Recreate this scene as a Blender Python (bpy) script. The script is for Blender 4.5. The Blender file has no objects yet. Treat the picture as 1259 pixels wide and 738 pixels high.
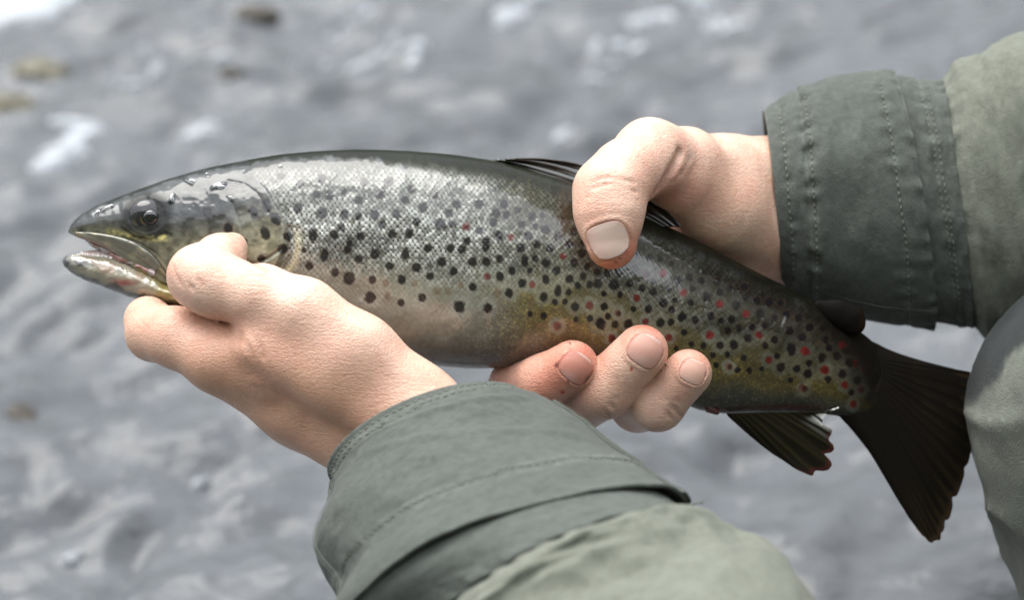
import bpy, math, random
import numpy as np
from mathutils import Matrix, Vector

random.seed(4)
RNG = np.random.RandomState(4)
SC = bpy.context.scene
COL = SC.collection

# ------------------------------------------------------------------ camera, sky, sun, exposure
PITCH = math.radians(27.0)
DIST = 900.0                     # mm from the lens to the fish
S = 0.335                        # mm per photo pixel at the fish
FISH_H = 0.30                    # m, fish above the water
cp, sp = math.cos(PITCH), math.sin(PITCH)
RV = np.array([[1, 0, 0], [0, sp, -cp], [0, cp, sp]])      # columns: right, up, toward the camera
ORG = np.array([0.0, 0.0, FISH_H])
CAMLOC = ORG + RV[:, 2] * DIST * 0.001

cam_d = bpy.data.cameras.new('camera')
cam = bpy.data.objects.new('camera', cam_d)
COL.objects.link(cam)
cam.matrix_world = Matrix([[*RV[0], CAMLOC[0]], [*RV[1], CAMLOC[1]], [*RV[2], CAMLOC[2]], [0, 0, 0, 1]])
cam_d.sensor_width = 36.0
cam_d.lens = 36.0 * DIST / (1259 * S)
cam_d.clip_start = 0.02
cam_d.clip_end = 3000
cam_d.dof.use_dof = True
cam_d.dof.focus_distance = 0.868
cam_d.dof.aperture_fstop = 5.8
cam_d.dof.aperture_blades = 8
SC.camera = cam

SUN_EL, SUN_AZ = math.radians(66), math.radians(-42)       # azimuth measured from +y (away from camera) toward +x
world = bpy.data.worlds.new('World')
SC.world = world
world.use_nodes = True
nt = world.node_tree
for n in list(nt.nodes):
    nt.nodes.remove(n)
out = nt.nodes.new('ShaderNodeOutputWorld')
bg = nt.nodes.new('ShaderNodeBackground')
sky = nt.nodes.new('ShaderNodeTexSky')
sky.sky_type = 'NISHITA'
sky.sun_disc = False
sky.sun_elevation = SUN_EL
sky.sun_rotation = SUN_AZ
sky.air_density = 1.5
sky.dust_density = 4.0
tc = nt.nodes.new('ShaderNodeTexCoord')
sep = nt.nodes.new('ShaderNodeSeparateXYZ')
nt.links.new(tc.outputs['Generated'], sep.inputs[0])
# overcast cloud deck: brighter overhead than at the horizon (CIE overcast sky), faint cloud structure
el = nt.nodes.new('ShaderNodeMapRange')
el.inputs[1].default_value = 0.0; el.inputs[2].default_value = 1.0
el.inputs[3].default_value = 3.5; el.inputs[4].default_value = 19.0
nt.links.new(sep.outputs['Z'], el.inputs[0])
nz = nt.nodes.new('ShaderNodeTexNoise')
nz.inputs['Scale'].default_value = 2.3; nz.inputs['Detail'].default_value = 5
nt.links.new(tc.outputs['Generated'], nz.inputs['Vector'])
nm = nt.nodes.new('ShaderNodeMapRange')
nm.inputs[1].default_value = .3; nm.inputs[2].default_value = .7
nm.inputs[3].default_value = .78; nm.inputs[4].default_value = 1.22
nt.links.new(nz.outputs['Fac'], nm.inputs[0])
mu = nt.nodes.new('ShaderNodeMath'); mu.operation = 'MULTIPLY'
nt.links.new(el.outputs[0], mu.inputs[0]); nt.links.new(nm.outputs[0], mu.inputs[1])
cl = nt.nodes.new('ShaderNodeVectorMath'); cl.operation = 'SCALE'
cl.inputs[0].default_value = (0.955, 0.992, 1.042)
nt.links.new(mu.outputs[0], cl.inputs['Scale'])
mx = nt.nodes.new('ShaderNodeMix'); mx.data_type = 'RGBA'
mx.inputs[0].default_value = 0.85
nt.links.new(sky.outputs[0], mx.inputs[6]); nt.links.new(cl.outputs[0], mx.inputs[7])
nt.links.new(mx.outputs[2], bg.inputs['Color'])
bg.inputs['Strength'].default_value = 0.066
nt.links.new(bg.outputs[0], out.inputs[0])

sun_d = bpy.data.lights.new('sun', 'SUN')
sun_d.energy = 1.5
sun_d.angle = math.radians(50)
sun_d.color = (1.0, 0.965, 0.91)
sun = bpy.data.objects.new('sun', sun_d)
COL.objects.link(sun)
sdir = Vector((math.sin(SUN_AZ) * math.cos(SUN_EL), math.cos(SUN_AZ) * math.cos(SUN_EL), math.sin(SUN_EL)))
sun.rotation_euler = sdir.to_track_quat('Z', 'Y').to_euler()
sun.location = (0, 0, 6)

SC.view_settings.view_transform = 'Standard'
SC.view_settings.look = 'None'
SC.view_settings.gamma = 1.0
SC.view_settings.exposure = 1.45
SC.cycles.use_denoising = True
SC.cycles.max_bounces = 8

# ------------------------------------------------------------------ helpers: frame, noise, meshes, materials
def P(px, py, w=0.0):
    """A landmark of the photograph at depth w (mm in front of the fish's mid plane) as a point in mm."""
    px = np.asarray(px, float); py = np.asarray(py, float); w = np.asarray(w, float)
    k = (DIST - w) / DIST
    return np.stack(np.broadcast_arrays((px - 629.5) * S * k, (369.0 - py) * S * k, w), -1)

def world_pts(v):
    return (np.asarray(v, float) @ RV.T) * 0.001 + ORG

def unproject(p):
    k = DIST / (DIST - p[..., 2])
    return p[..., 0] * k / S + 629.5, 369.0 - p[..., 1] * k / S

def on_water(px, py, z=0.0):
    d = RV @ np.array([(px - 629.5) * S, (369 - py) * S, -DIST]) 
    t = (z - CAMLOC[2]) / d[2]
    return CAMLOC + d * t

def _hash(ix, iy, iz, seed):
    with np.errstate(over='ignore'):
        h = (ix.astype(np.uint32) * np.uint32(374761393) + iy.astype(np.uint32) * np.uint32(668265263)
             + iz.astype(np.uint32) * np.uint32(2147483647) + np.uint32((seed * 974634777) & 0xffffffff))
        h = (h ^ (h >> np.uint32(13))) * np.uint32(1274126177)
        h = h ^ (h >> np.uint32(16))
    return (h & np.uint32(0xffffff)).astype(np.float32) / np.float32(0xffffff)

def vnoise(x, y, z=0.0, seed=0):
    """value noise in -1..1"""
    x, y, z = np.broadcast_arrays(np.asarray(x, np.float32), np.asarray(y, np.float32), np.asarray(z, np.float32))
    fx, fy, fz = np.floor(x), np.floor(y), np.floor(z)
    ix, iy, iz = fx.astype(np.int64), fy.astype(np.int64), fz.astype(np.int64)
    tx, ty, tz = x - fx, y - fy, z - fz
    tx = tx * tx * (3 - 2 * tx); ty = ty * ty * (3 - 2 * ty); tz = tz * tz * (3 - 2 * tz)
    r = 0
    for a in (0, 1):
        for b in (0, 1):
            for c in (0, 1):
                wgt = (tx if a else 1 - tx) * (ty if b else 1 - ty) * (tz if c else 1 - tz)
                r = r + wgt * _hash(ix + a, iy + b, iz + c, seed)
    return r * 2 - 1

def fbm(x, y, z=0.0, octs=4, seed=0, gain=.5):
    a, s, r = 1.0, 1.0, 0
    for o in range(octs):
        r = r + a * vnoise(np.asarray(x) * s, np.asarray(y) * s, np.asarray(z) * s, seed + o * 7)
        a *= gain; s *= 2.03
    return r

def smooth(e0, e1, x):
    t = np.clip((x - e0) / (e1 - e0), 0, 1)
    return t * t * (3 - 2 * t)

def polydist(px, py, pts):
    """distance in the side view to a polyline, and the position along it 0..1"""
    d = np.full(np.shape(px), 1e9); tt = np.zeros(np.shape(px))
    n = len(pts) - 1
    for i in range(n):
        ax, ay = pts[i]; bx, by = pts[i + 1]
        vx, vy = bx - ax, by - ay
        h = np.clip(((px - ax) * vx + (py - ay) * vy) / (vx * vx + vy * vy), 0, 1)
        q = np.hypot(px - ax - vx * h, py - ay - vy * h)
        m = q < d
        d = np.where(m, q, d); tt = np.where(m, (i + h) / n, tt)
    return d, tt

def crom(pts, n):
    """Catmull-Rom through the rows of pts, n samples"""
    p = np.asarray(pts, float)
    p = np.vstack([2 * p[0] - p[1], p, 2 * p[-1] - p[-2]])
    t = np.linspace(0, len(p) - 3 - 1e-9, n)
    i = np.floor(t).astype(int); f = (t - i)[:, None]
    a, b, c, d = p[i], p[i + 1], p[i + 2], p[i + 3]
    return .5 * (2 * b + (c - a) * f + (2 * a - 5 * b + 4 * c - d) * f ** 2 + (3 * b - a - 3 * c + d) * f ** 3)

def make_mesh(name, verts_w, faces, mat, parent=None, smooth_shade=True, attrs=None):
    """verts_w: world metres; faces: int array (n,3) or (n,4) or list of such arrays"""
    fl = faces if isinstance(faces, list) else [faces]
    fl = [np.asarray(f, np.int32) for f in fl if len(f)]
    loops = np.concatenate([f.ravel() for f in fl])
    tot = np.concatenate([np.full(len(f), f.shape[1], np.int32) for f in fl])
    start = np.concatenate([[0], np.cumsum(tot)[:-1]]).astype(np.int32)
    me = bpy.data.meshes.new(name)
    me.vertices.add(len(verts_w)); me.loops.add(len(loops)); me.polygons.add(len(tot))
    me.vertices.foreach_set('co', np.asarray(verts_w, np.float32).ravel())
    me.loops.foreach_set('vertex_index', loops.astype(np.int32))
    me.polygons.foreach_set('loop_start', start)
    me.polygons.foreach_set('loop_total', tot)
    me.polygons.foreach_set('use_smooth', np.full(len(tot), smooth_shade))
    me.update(calc_edges=True)
    for k, a in (attrs or {}).items():
        a = np.asarray(a, np.float32)
        if a.ndim == 2 and k.startswith('col'):
            at = me.attributes.new(k, 'FLOAT_COLOR', 'POINT')
            at.data.foreach_set('color', np.hstack([np.clip(a, 0, 1), np.ones((len(a), 1), np.float32)]).astype(np.float32).ravel())
        elif a.ndim == 2:
            at = me.attributes.new(k, 'FLOAT_VECTOR', 'POINT')
            at.data.foreach_set('vector', a.ravel())
        else:
            at = me.attributes.new(k, 'FLOAT', 'POINT')
            at.data.foreach_set('value', a)
    if mat:
        me.materials.append(mat)
    o = bpy.data.objects.new(name, me)
    COL.objects.link(o)
    if parent:
        o.parent = parent
        o.matrix_parent_inverse = Matrix.Translation(-parent.location) if parent.type == 'EMPTY' else Matrix.Identity(4)
    return o

def grid_faces(nu, nv, wrap=False):
    i = np.arange(nu - 1)[:, None]; j = np.arange(nv if wrap else nv - 1)[None, :]
    j2 = (j + 1) % nv
    return np.stack([i * nv + j, i * nv + j2, (i + 1) * nv + j2, (i + 1) * nv + j], -1).reshape(-1, 4)

def grid_normals(pt, wrap=False):
    """outward-ish normals of a (nu,nv,3) grid"""
    du = np.gradient(pt, axis=0)
    if wrap:
        dv = (np.roll(pt, -1, 1) - np.roll(pt, 1, 1)) * .5
    else:
        dv = np.gradient(pt, axis=1)
    n = np.cross(du, dv)
    return n / (np.linalg.norm(n, axis=-1, keepdims=True) + 1e-9)

def empty(name, loc, label, cat, group=None):
    o = bpy.data.objects.new(name, None)
    COL.objects.link(o)
    o.location = loc
    o['label'] = label; o['category'] = cat
    if group:
        o['group'] = group
    return o

def new_mat(name):
    m = bpy.data.materials.new(name)
    m.use_nodes = True
    return m, m.node_tree, m.node_tree.nodes['Principled BSDF']

def attr_node(t, name):
    a = t.nodes.new('ShaderNodeAttribute'); a.attribute_name = name
    return a

def bump_chain(t, bsdf, items, vec):
    """items: (texture node output, strength, distance)"""
    prev = None
    for outp, st, di in items:
        b = t.nodes.new('ShaderNodeBump')
        b.inputs['Strength'].default_value = st; b.inputs['Distance'].default_value = di
        t.links.new(outp, b.inputs['Height'])
        if prev:
            t.links.new(prev.outputs[0], b.inputs['Normal'])
        prev = b
    t.links.new(prev.outputs[0], bsdf.inputs['Normal'])
    return prev

def mapping(t, src, scale=(1, 1, 1), rot=(0, 0, 0)):
    m = t.nodes.new('ShaderNodeMapping')
    m.inputs['Scale'].default_value = scale; m.inputs['Rotation'].default_value = rot
    t.links.new(src, m.inputs['Vector'])
    return m.outputs[0]

def tex(t, kind, vec, **kw):
    n = t.nodes.new(kind)
    for k, v in kw.items():
        if k in n.inputs:
            n.inputs[k].default_value = v
        else:
            setattr(n, k, v)
    t.links.new(vec, n.inputs['Vector'])
    return n

# ------------------------------------------------------------------ materials
def mat_skin():
    m, t, b = new_mat('skin')
    c = attr_node(t, 'col'); hp = attr_node(t, 'hp')
    t.links.new(c.outputs['Color'], b.inputs['Base Color'])
    b.inputs['Roughness'].default_value = .37
    b.inputs['Specular IOR Level'].default_value = .5
    b.inputs['Subsurface Weight'].default_value = .14
    b.inputs['Subsurface Radius'].default_value = (1.0, .38, .2)
    b.inputs['Subsurface Scale'].default_value = .0035
    v1 = tex(t, 'ShaderNodeTexVoronoi', mapping(t, hp.outputs['Vector'], (.30, 1.25, .8), (0, 0, math.radians(20))), feature='DISTANCE_TO_EDGE', Scale=1.1)
    v2 = tex(t, 'ShaderNodeTexVoronoi', mapping(t, hp.outputs['Vector'], (.8, .5, .7), (0, 0, math.radians(-38))), feature='DISTANCE_TO_EDGE', Scale=.8)
    n1 = tex(t, 'ShaderNodeTexNoise', mapping(t, hp.outputs['Vector'], (.16, 1.0, .6), (0, 0, math.radians(24))), Scale=.9, Detail=5)
    n2 = tex(t, 'ShaderNodeTexNoise', hp.outputs['Vector'], Scale=.13, Detail=3)
    cl1 = t.nodes.new('ShaderNodeMapRange'); cl1.inputs[1].default_value = 0; cl1.inputs[2].default_value = .22
    t.links.new(v1.outputs['Distance'], cl1.inputs[0])
    cl2 = t.nodes.new('ShaderNodeMapRange'); cl2.inputs[1].default_value = 0; cl2.inputs[2].default_value = .2
    t.links.new(v2.outputs['Distance'], cl2.inputs[0])
    rg = t.nodes.new('ShaderNodeMapRange'); rg.inputs[1].default_value = .35; rg.inputs[2].default_value = .65; rg.inputs[3].default_value = .27; rg.inputs[4].default_value = .46
    t.links.new(n2.outputs['Fac'], rg.inputs[0]); t.links.new(rg.outputs[0], b.inputs['Roughness'])
    bump_chain(t, b, [(n2.outputs['Fac'], .22, .0012), (n1.outputs['Fac'], .4, .0006), (cl1.outputs[0], .5, .00022), (cl2.outputs[0], .35, .00012)], None)
    return m

def mat_attr(name, rough, spec=.5, metal=0.0, coat=0.0, coat_rough=.05, bump=None, sheen=0, coat_ior=1.5, sss=0):
    m, t, b = new_mat(name)
    c = attr_node(t, 'col')
    t.links.new(c.outputs['Color'], b.inputs['Base Color'])
    b.inputs['Roughness'].default_value = rough
    b.inputs['Specular IOR Level'].default_value = spec
    b.inputs['Metallic'].default_value = metal
    b.inputs['Coat Weight'].default_value = coat
    b.inputs['Coat Roughness'].default_value = coat_rough
    b.inputs['Coat IOR'].default_value = coat_ior
    b.inputs['Sheen Weight'].default_value = sheen
    if sss:
        b.inputs['Subsurface Weight'].default_value = sss
        b.inputs['Subsurface Scale'].default_value = .002
    if bump:
        hp = attr_node(t, 'hp')
        its = []
        for (sc, st, di, det) in bump:
            n = tex(t, 'ShaderNodeTexNoise', mapping(t, hp.outputs['Vector'], sc), Scale=1.0, Detail=det)
            its.append((n.outputs['Fac'], st, di))
        bump_chain(t, b, its, None)
    return m

def mat_fish():
    m, t, b = new_mat('trout_skin')
    c = attr_node(t, 'col'); g = attr_node(t, 'gloss'); hp = attr_node(t, 'hp')
    t.links.new(c.outputs['Color'], b.inputs['Base Color'])
    t.links.new(g.outputs['Fac'], b.inputs['Metallic'])
    wt = attr_node(t, 'wet'); t.links.new(wt.outputs['Fac'], b.inputs['Coat Weight'])
    b.inputs['Roughness'].default_value = .30
    b.inputs['Specular IOR Level'].default_value = .35
    b.inputs['Coat Weight'].default_value = 1.0
    b.inputs['Coat Roughness'].default_value = .11
    b.inputs['Coat IOR'].default_value = 1.7
    sm_ = t.nodes.new('ShaderNodeMath'); sm_.operation = 'MULTIPLY_ADD'; sm_.inputs[1].default_value = .30; sm_.inputs[2].default_value = .07
    wt0 = attr_node(t, 'wet'); t.links.new(wt0.outputs['Fac'], sm_.inputs[0]); t.links.new(sm_.outputs[0], b.inputs['Specular IOR Level'])
    n1 = tex(t, 'ShaderNodeTexNoise', hp.outputs['Vector'], Scale=.9, Detail=3)
    n2 = tex(t, 'ShaderNodeTexNoise', hp.outputs['Vector'], Scale=.12, Detail=3)
    bump_chain(t, b, [(n2.outputs['Fac'], .35, .0012), (n1.outputs['Fac'], .22, .00022)], None)
    return m

def mat_fabric(name, weave=1.0):
    m, t, b = new_mat(name)
    c = attr_node(t, 'col'); hp = attr_node(t, 'hp')
    t.links.new(c.outputs['Color'], b.inputs['Base Color'])
    b.inputs['Roughness'].default_value = .85
    b.inputs['Specular IOR Level'].default_value = .16
    b.inputs['Sheen Weight'].default_value = .06
    b.inputs['Sheen Roughness'].default_value = .6
    w1 = tex(t, 'ShaderNodeTexNoise', mapping(t, hp.outputs['Vector'], (2.6, .9, 1.4), (0, 0, .5)), Scale=1.0, Detail=3)
    w2 = tex(t, 'ShaderNodeTexNoise', hp.outputs['Vector'], Scale=.11, Detail=5)
    bump_chain(t, b, [(w2.outputs['Fac'], .3, .0022), (w1.outputs['Fac'], .9 * weave, .0006)], None)
    return m

def mat_plain(name, col, rough=.5, spec=.5, metal=0, coat=0):
    m, t, b = new_mat(name)
    b.inputs['Base Color'].default_value = (*col, 1)
    b.inputs['Roughness'].default_value = rough
    b.inputs['Specular IOR Level'].default_value = spec
    b.inputs['Metallic'].default_value = metal
    b.inputs['Coat Weight'].default_value = coat
    return m

def mat_noise(name, c1, c2, scale, rough=.6, bump=.5, dist=.01):
    m, t, b = new_mat(name)
    tcn = t.nodes.new('ShaderNodeTexCoord')
    n = tex(t, 'ShaderNodeTexNoise', tcn.outputs['Object'], Scale=scale, Detail=6)
    r = t.nodes.new('ShaderNodeValToRGB')
    r.color_ramp.elements[0].color = (*c1, 1); r.color_ramp.elements[0].position = .35
    r.color_ramp.elements[1].color = (*c2, 1); r.color_ramp.elements[1].position = .65
    t.links.new(n.outputs['Fac'], r.inputs[0]); t.links.new(r.outputs[0], b.inputs['Base Color'])
    b.inputs['Roughness'].default_value = rough
    bump_chain(t, b, [(n.outputs['Fac'], bump, dist)], None)
    return m

SKIN = mat_skin()
NAIL = mat_attr('fingernail_keratin', .40, .4, coat=.05, coat_rough=.2, sss=.25)
FISH = mat_fish()
FIN = mat_attr('fin_membrane', .55, .05, coat=0.0, coat_rough=.14)
FABRIC = mat_fabric('jacket_fabric')
THREAD = mat_plain('thread', (.135, .145, .115), .8)
MOUTH = mat_attr('mouth_tissue', .3, .5, coat=.8, coat_rough=.12, sss=.2)
EYE = mat_attr('eye_surface', .12, .4, coat=.5, coat_rough=.03)

# ------------------------------------------------------------------ signed-distance modelling
def smin(a, b, k):
    h = np.maximum(k - np.abs(a - b), 0) / k
    return np.minimum(a, b) - h * h * k * .25

def cone(p, a, b, ra, rb):
    a = np.asarray(a, np.float32); ba = np.asarray(b, np.float32) - a
    q = p - a
    h = np.clip((q @ ba) / float(ba @ ba + 1e-9), 0, 1)
    q = q - h[:, None] * ba
    return np.sqrt(np.einsum('ij,ij->i', q, q)) - (ra + (rb - ra) * h)

def ellipsoid(p, c, r):
    r = np.asarray(r, np.float32)
    q = (p - np.asarray(c, np.float32)) / r
    k = np.sqrt(np.einsum('ij,ij->i', q, q))
    return (k - 1) * float(r.min())

def chain(p, pts, k):
    """pts: list of (xyz mm, r mm)"""
    f = None
    for (a, ra), (b, rb) in zip(pts[:-1], pts[1:]):
        g = cone(p, a, b, ra, rb)
        f = g if f is None else smin(f, g, k)
    return f

def segdist(p, pts):
    d = None
    for a, b in zip(pts[:-1], pts[1:]):
        g = cone(p, a, b, 0, 0)
        d = g if d is None else np.minimum(d, g)
    return d

def surface_net(f, lo, hi, h, C=4):
    """mesh of f=0 on a grid of step h; f is evaluated finely only near the surface"""
    lo = np.asarray(lo, float); hi = np.asarray(hi, float)
    nc = np.ceil((hi - lo) / (h * C)).astype(int)
    H = h * C
    ax = [lo[i] + (np.arange(nc[i]) + .5) * H for i in range(3)]
    g = np.stack(np.meshgrid(*ax, indexing='ij'), -1).reshape(-1, 3).astype(np.float32)
    fc = np.concatenate([f(c) for c in np.array_split(g, max(1, len(g) // 200000))]).reshape(nc)
    near = np.abs(fc) < H * 1.35
    big = np.repeat(np.repeat(np.repeat(fc, C, 0), C, 1), C, 2).astype(np.float32)
    idx = np.argwhere(near)
    off = np.stack(np.meshgrid(*[np.arange(C)] * 3, indexing='ij'), -1).reshape(-1, 3)
    ii = (idx[:, None, :] * C + off[None]).reshape(-1, 3)
    pts = (lo + (ii + .5) * h).astype(np.float32)
    vals = np.concatenate([f(c) for c in np.array_split(pts, max(1, len(pts) // 200000))])
    big[ii[:, 0], ii[:, 1], ii[:, 2]] = vals
    o = lo + .5 * h
    s = big < 0
    N = np.array(big.shape)
    cells = np.zeros(N - 1, np.uint8)
    for a in (0, 1):
        for b in (0, 1):
            for c in (0, 1):
                cells += s[a:N[0] - 1 + a, b:N[1] - 1 + b, c:N[2] - 1 + c]
    act = (cells > 0) & (cells < 8)
    ci = np.argwhere(act)
    vid = np.full(N - 1, -1, np.int64)
    vid[ci[:, 0], ci[:, 1], ci[:, 2]] = np.arange(len(ci))
    acc = np.zeros((len(ci), 3)); cnt = np.zeros(len(ci))
    corners = [(a, b, c) for a in (0, 1) for b in (0, 1) for c in (0, 1)]
    for A in corners:
        for d in range(3):
            if A[d] == 0:
                B = list(A); B[d] = 1
                fa = big[ci[:, 0] + A[0], ci[:, 1] + A[1], ci[:, 2] + A[2]]
                fb = big[ci[:, 0] + B[0], ci[:, 1] + B[1], ci[:, 2] + B[2]]
                m = (fa < 0) != (fb < 0)
                t = np.where(m, fa / np.where(m, fa - fb, 1), 0)
                for k in range(3):
                    acc[:, k] += np.where(m, A[k] + (t if k == d else 0), 0)
                cnt += m
    v = o + (ci + acc / cnt[:, None]) * h
    quads = []
    for d in range(3):
        e, f2 = (d + 1) % 3, (d + 2) % 3
        sl0 = [slice(None)] * 3; sl1 = [slice(None)] * 3
        sl0[d] = slice(0, N[d] - 1); sl1[d] = slice(1, N[d])
        s0, s1 = s[tuple(sl0)], s[tuple(sl1)]
        ed = np.argwhere(s0 != s1)
        ok = (ed[:, e] > 0) & (ed[:, e] < N[e] - 1) & (ed[:, f2] > 0) & (ed[:, f2] < N[f2] - 1)
        ed = ed[ok]
        flip = s0[ed[:, 0], ed[:, 1], ed[:, 2]]
        q = []
        for (de, df) in ((-1, -1), (0, -1), (0, 0), (-1, 0)):
            c = ed.copy(); c[:, e] += de; c[:, f2] += df
            q.append(vid[c[:, 0], c[:, 1], c[:, 2]])
        q = np.stack(q, -1)
        q[~flip] = q[~flip][:, ::-1]
        quads.append(q)
    quads = np.concatenate(quads)
    quads = quads[(quads >= 0).all(1)]
    v = v.astype(np.float32)
    for _ in range(2):
        g = grad(f, v)
        d = f(v)
        v = v - np.clip(d / np.maximum(np.einsum('ij,ij->i', g, g), .2), -h, h)[:, None] * g
    return v, quads

def grad(f, p, e=.25):
    g = np.zeros_like(p)
    for k in range(3):
        dp = np.zeros(3, np.float32); dp[k] = e
        g[:, k] = (f(p + dp) - f(p - dp)) / (2 * e)
    return g

def J(px, py, w, rpx):
    """joint: landmark and radius given in photo pixels"""
    return (P(px, py, w), rpx * S * (DIST - w) / DIST)

# ---- the hand under the head (the angler's left)
LH = dict(
    thumb_mc=[J(520, 504, 52, 47), J(440, 436, 55, 47), J(372, 388, 54, 45)],
    thumb=[J(372, 388, 52, 44), J(322, 367, 50, 40), J(262, 349, 46, 39), J(246, 340, 42, 38), J(272, 317, 30, 29), J(286, 305, 24, 19)],
    index=[J(330, 455, 42, 42), J(268, 440, 38, 40), J(216, 415, 30, 36), J(190, 409, 20, 34), J(182, 394, 12, 27), J(198, 396, 0, 27), J(228, 396, -18, 27)],
    middle=[J(335, 474, 22, 40), J(285, 450, 18, 36), J(228, 424, 4, 32), J(222, 410, -18, 28), J(250, 400, -34, 26)],
    ring=[J(350, 484, 4, 38), J(305, 462, -2, 34), J(262, 440, -18, 31), J(262, 420, -36, 27), J(292, 408, -44, 25)],
    little=[J(380, 510, -8, 34), J(345, 500, -16, 30), J(305, 474, -32, 27), J(318, 436, -46, 23), J(340, 420, -50, 21)],
)
FOLDS_R = [([P(790, 248, 24), P(806, 234, 22), P(824, 210, 18), P(832, 188, 14)], 2.0, 2.4),
           ([P(802, 242, 22), P(820, 224, 18)], .6, 1.5), ([P(815, 234, 18), P(836, 216, 14), P(844, 194, 10)], .35, 1.6),
           ([P(826, 240, 16), P(846, 222, 12), P(853, 204, 8)], .25, 1.5),
           ([P(930, 180, -10), P(938, 230, 0), P(932, 280, 4), P(925, 315, 4)], 1.3, 2.0), ([P(945, 190, -12), P(950, 240, -4), P(946, 300, 0)], .6, 1.6),
           ([P(868, 182, 6), P(892, 222, 8), P(908, 284, 8)], .5, 1.5), ([P(850, 195, 12), P(868, 235, 14), P(886, 284, 14)], .5, 1.4),
           ([P(882, 182, 2), P(906, 222, 4), P(922, 290, 6)], .4, 1.3), ([P(838, 212, 14), P(852, 240, 16), P(868, 276, 16)], .4, 1.3),
           ([P(716, 226, 42), P(745, 219, 42), P(780, 224, 40)], .5, 1.1), ([P(714, 234, 42), P(746, 228, 43), P(782, 236, 40)], .6, 1.0),
           ([P(718, 243, 42), P(748, 238, 43), P(782, 246, 40)], .4, .9),
           ([P(718, 468, 42), P(746, 492, 38), P(758, 506, 26)], .7, 1.1), ([P(711, 476, 42), P(738, 501, 36), P(750, 512, 26)], .7, 1.0),
           ([P(725, 462, 42), P(752, 485, 38), P(764, 498, 26)], .4, .9),
           ([P(656, 448, 36), P(663, 474, 40), P(660, 500, 34)], .7, 1.1), ([P(647, 448, 34), P(654, 476, 38), P(650, 500, 32)], .6, 1.0),
           ([P(796, 476, 40), P(820, 494, 36), P(836, 510, 24)], .8, 1.1), ([P(790, 483, 40), P(812, 501, 36), P(828, 516, 24)], .7, 1.0),
           ([P(803, 470, 40), P(828, 488, 36), P(842, 502, 24)], .4, .9)]
FOLDS_L = [([P(286, 408, 60), P(304, 424, 62), P(310, 442, 62)], .7, 1.2), ([P(296, 402, 61), P(318, 420, 63), P(324, 440, 63)], .6, 1.1),
           ([P(276, 416, 58), P(292, 432, 60), P(294, 450, 60)], .6, 1.1), ([P(306, 398, 62), P(330, 416, 65), P(338, 438, 65)], .4, 1.1),
           ([P(264, 424, 56), P(280, 440, 58), P(281, 458, 58)], .4, 1.0),
           ([P(303, 310, 38), P(315, 325, 52), P(332, 331, 58)], 1.2, 2.0), ([P(296, 330, 56), P(312, 340, 60), P(330, 343, 62)], .4, 1.2),
           ([P(215, 328, 50), P(226, 362, 58)], .5, 1.0), ([P(224, 320, 50), P(237, 356, 58)], .6, 1.0), ([P(233, 315, 52), P(248, 352, 60)], .4, 1.0),
           ([P(168, 392, 50), P(186, 426, 54)], .5, 1.0), ([P(177, 388, 50), P(197, 422, 54)], .5, 1.0), ([P(186, 386, 50), P(208, 420, 54)], .35, 1.0),
           ([P(228, 382, 58), P(262, 398, 58), P(292, 416, 58)], 1.5, 2.6)]
VEINS_L = [[P(520, 545, 70), P(455, 500, 82), P(410, 470, 78), P(370, 470, 76), P(325, 455, 66)], [P(455, 500, 82), P(430, 455, 82), P(390, 425, 78)],
           [P(470, 570, 62), P(420, 530, 66), P(370, 508, 62)], [P(410, 470, 78), P(385, 500, 68)]]
VEINS_R = [[P(930, 190, -12), P(880, 200, 0), P(846, 190, 10)], [P(945, 250, -2), P(915, 240, 4), P(890, 250, 10)]]
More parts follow.
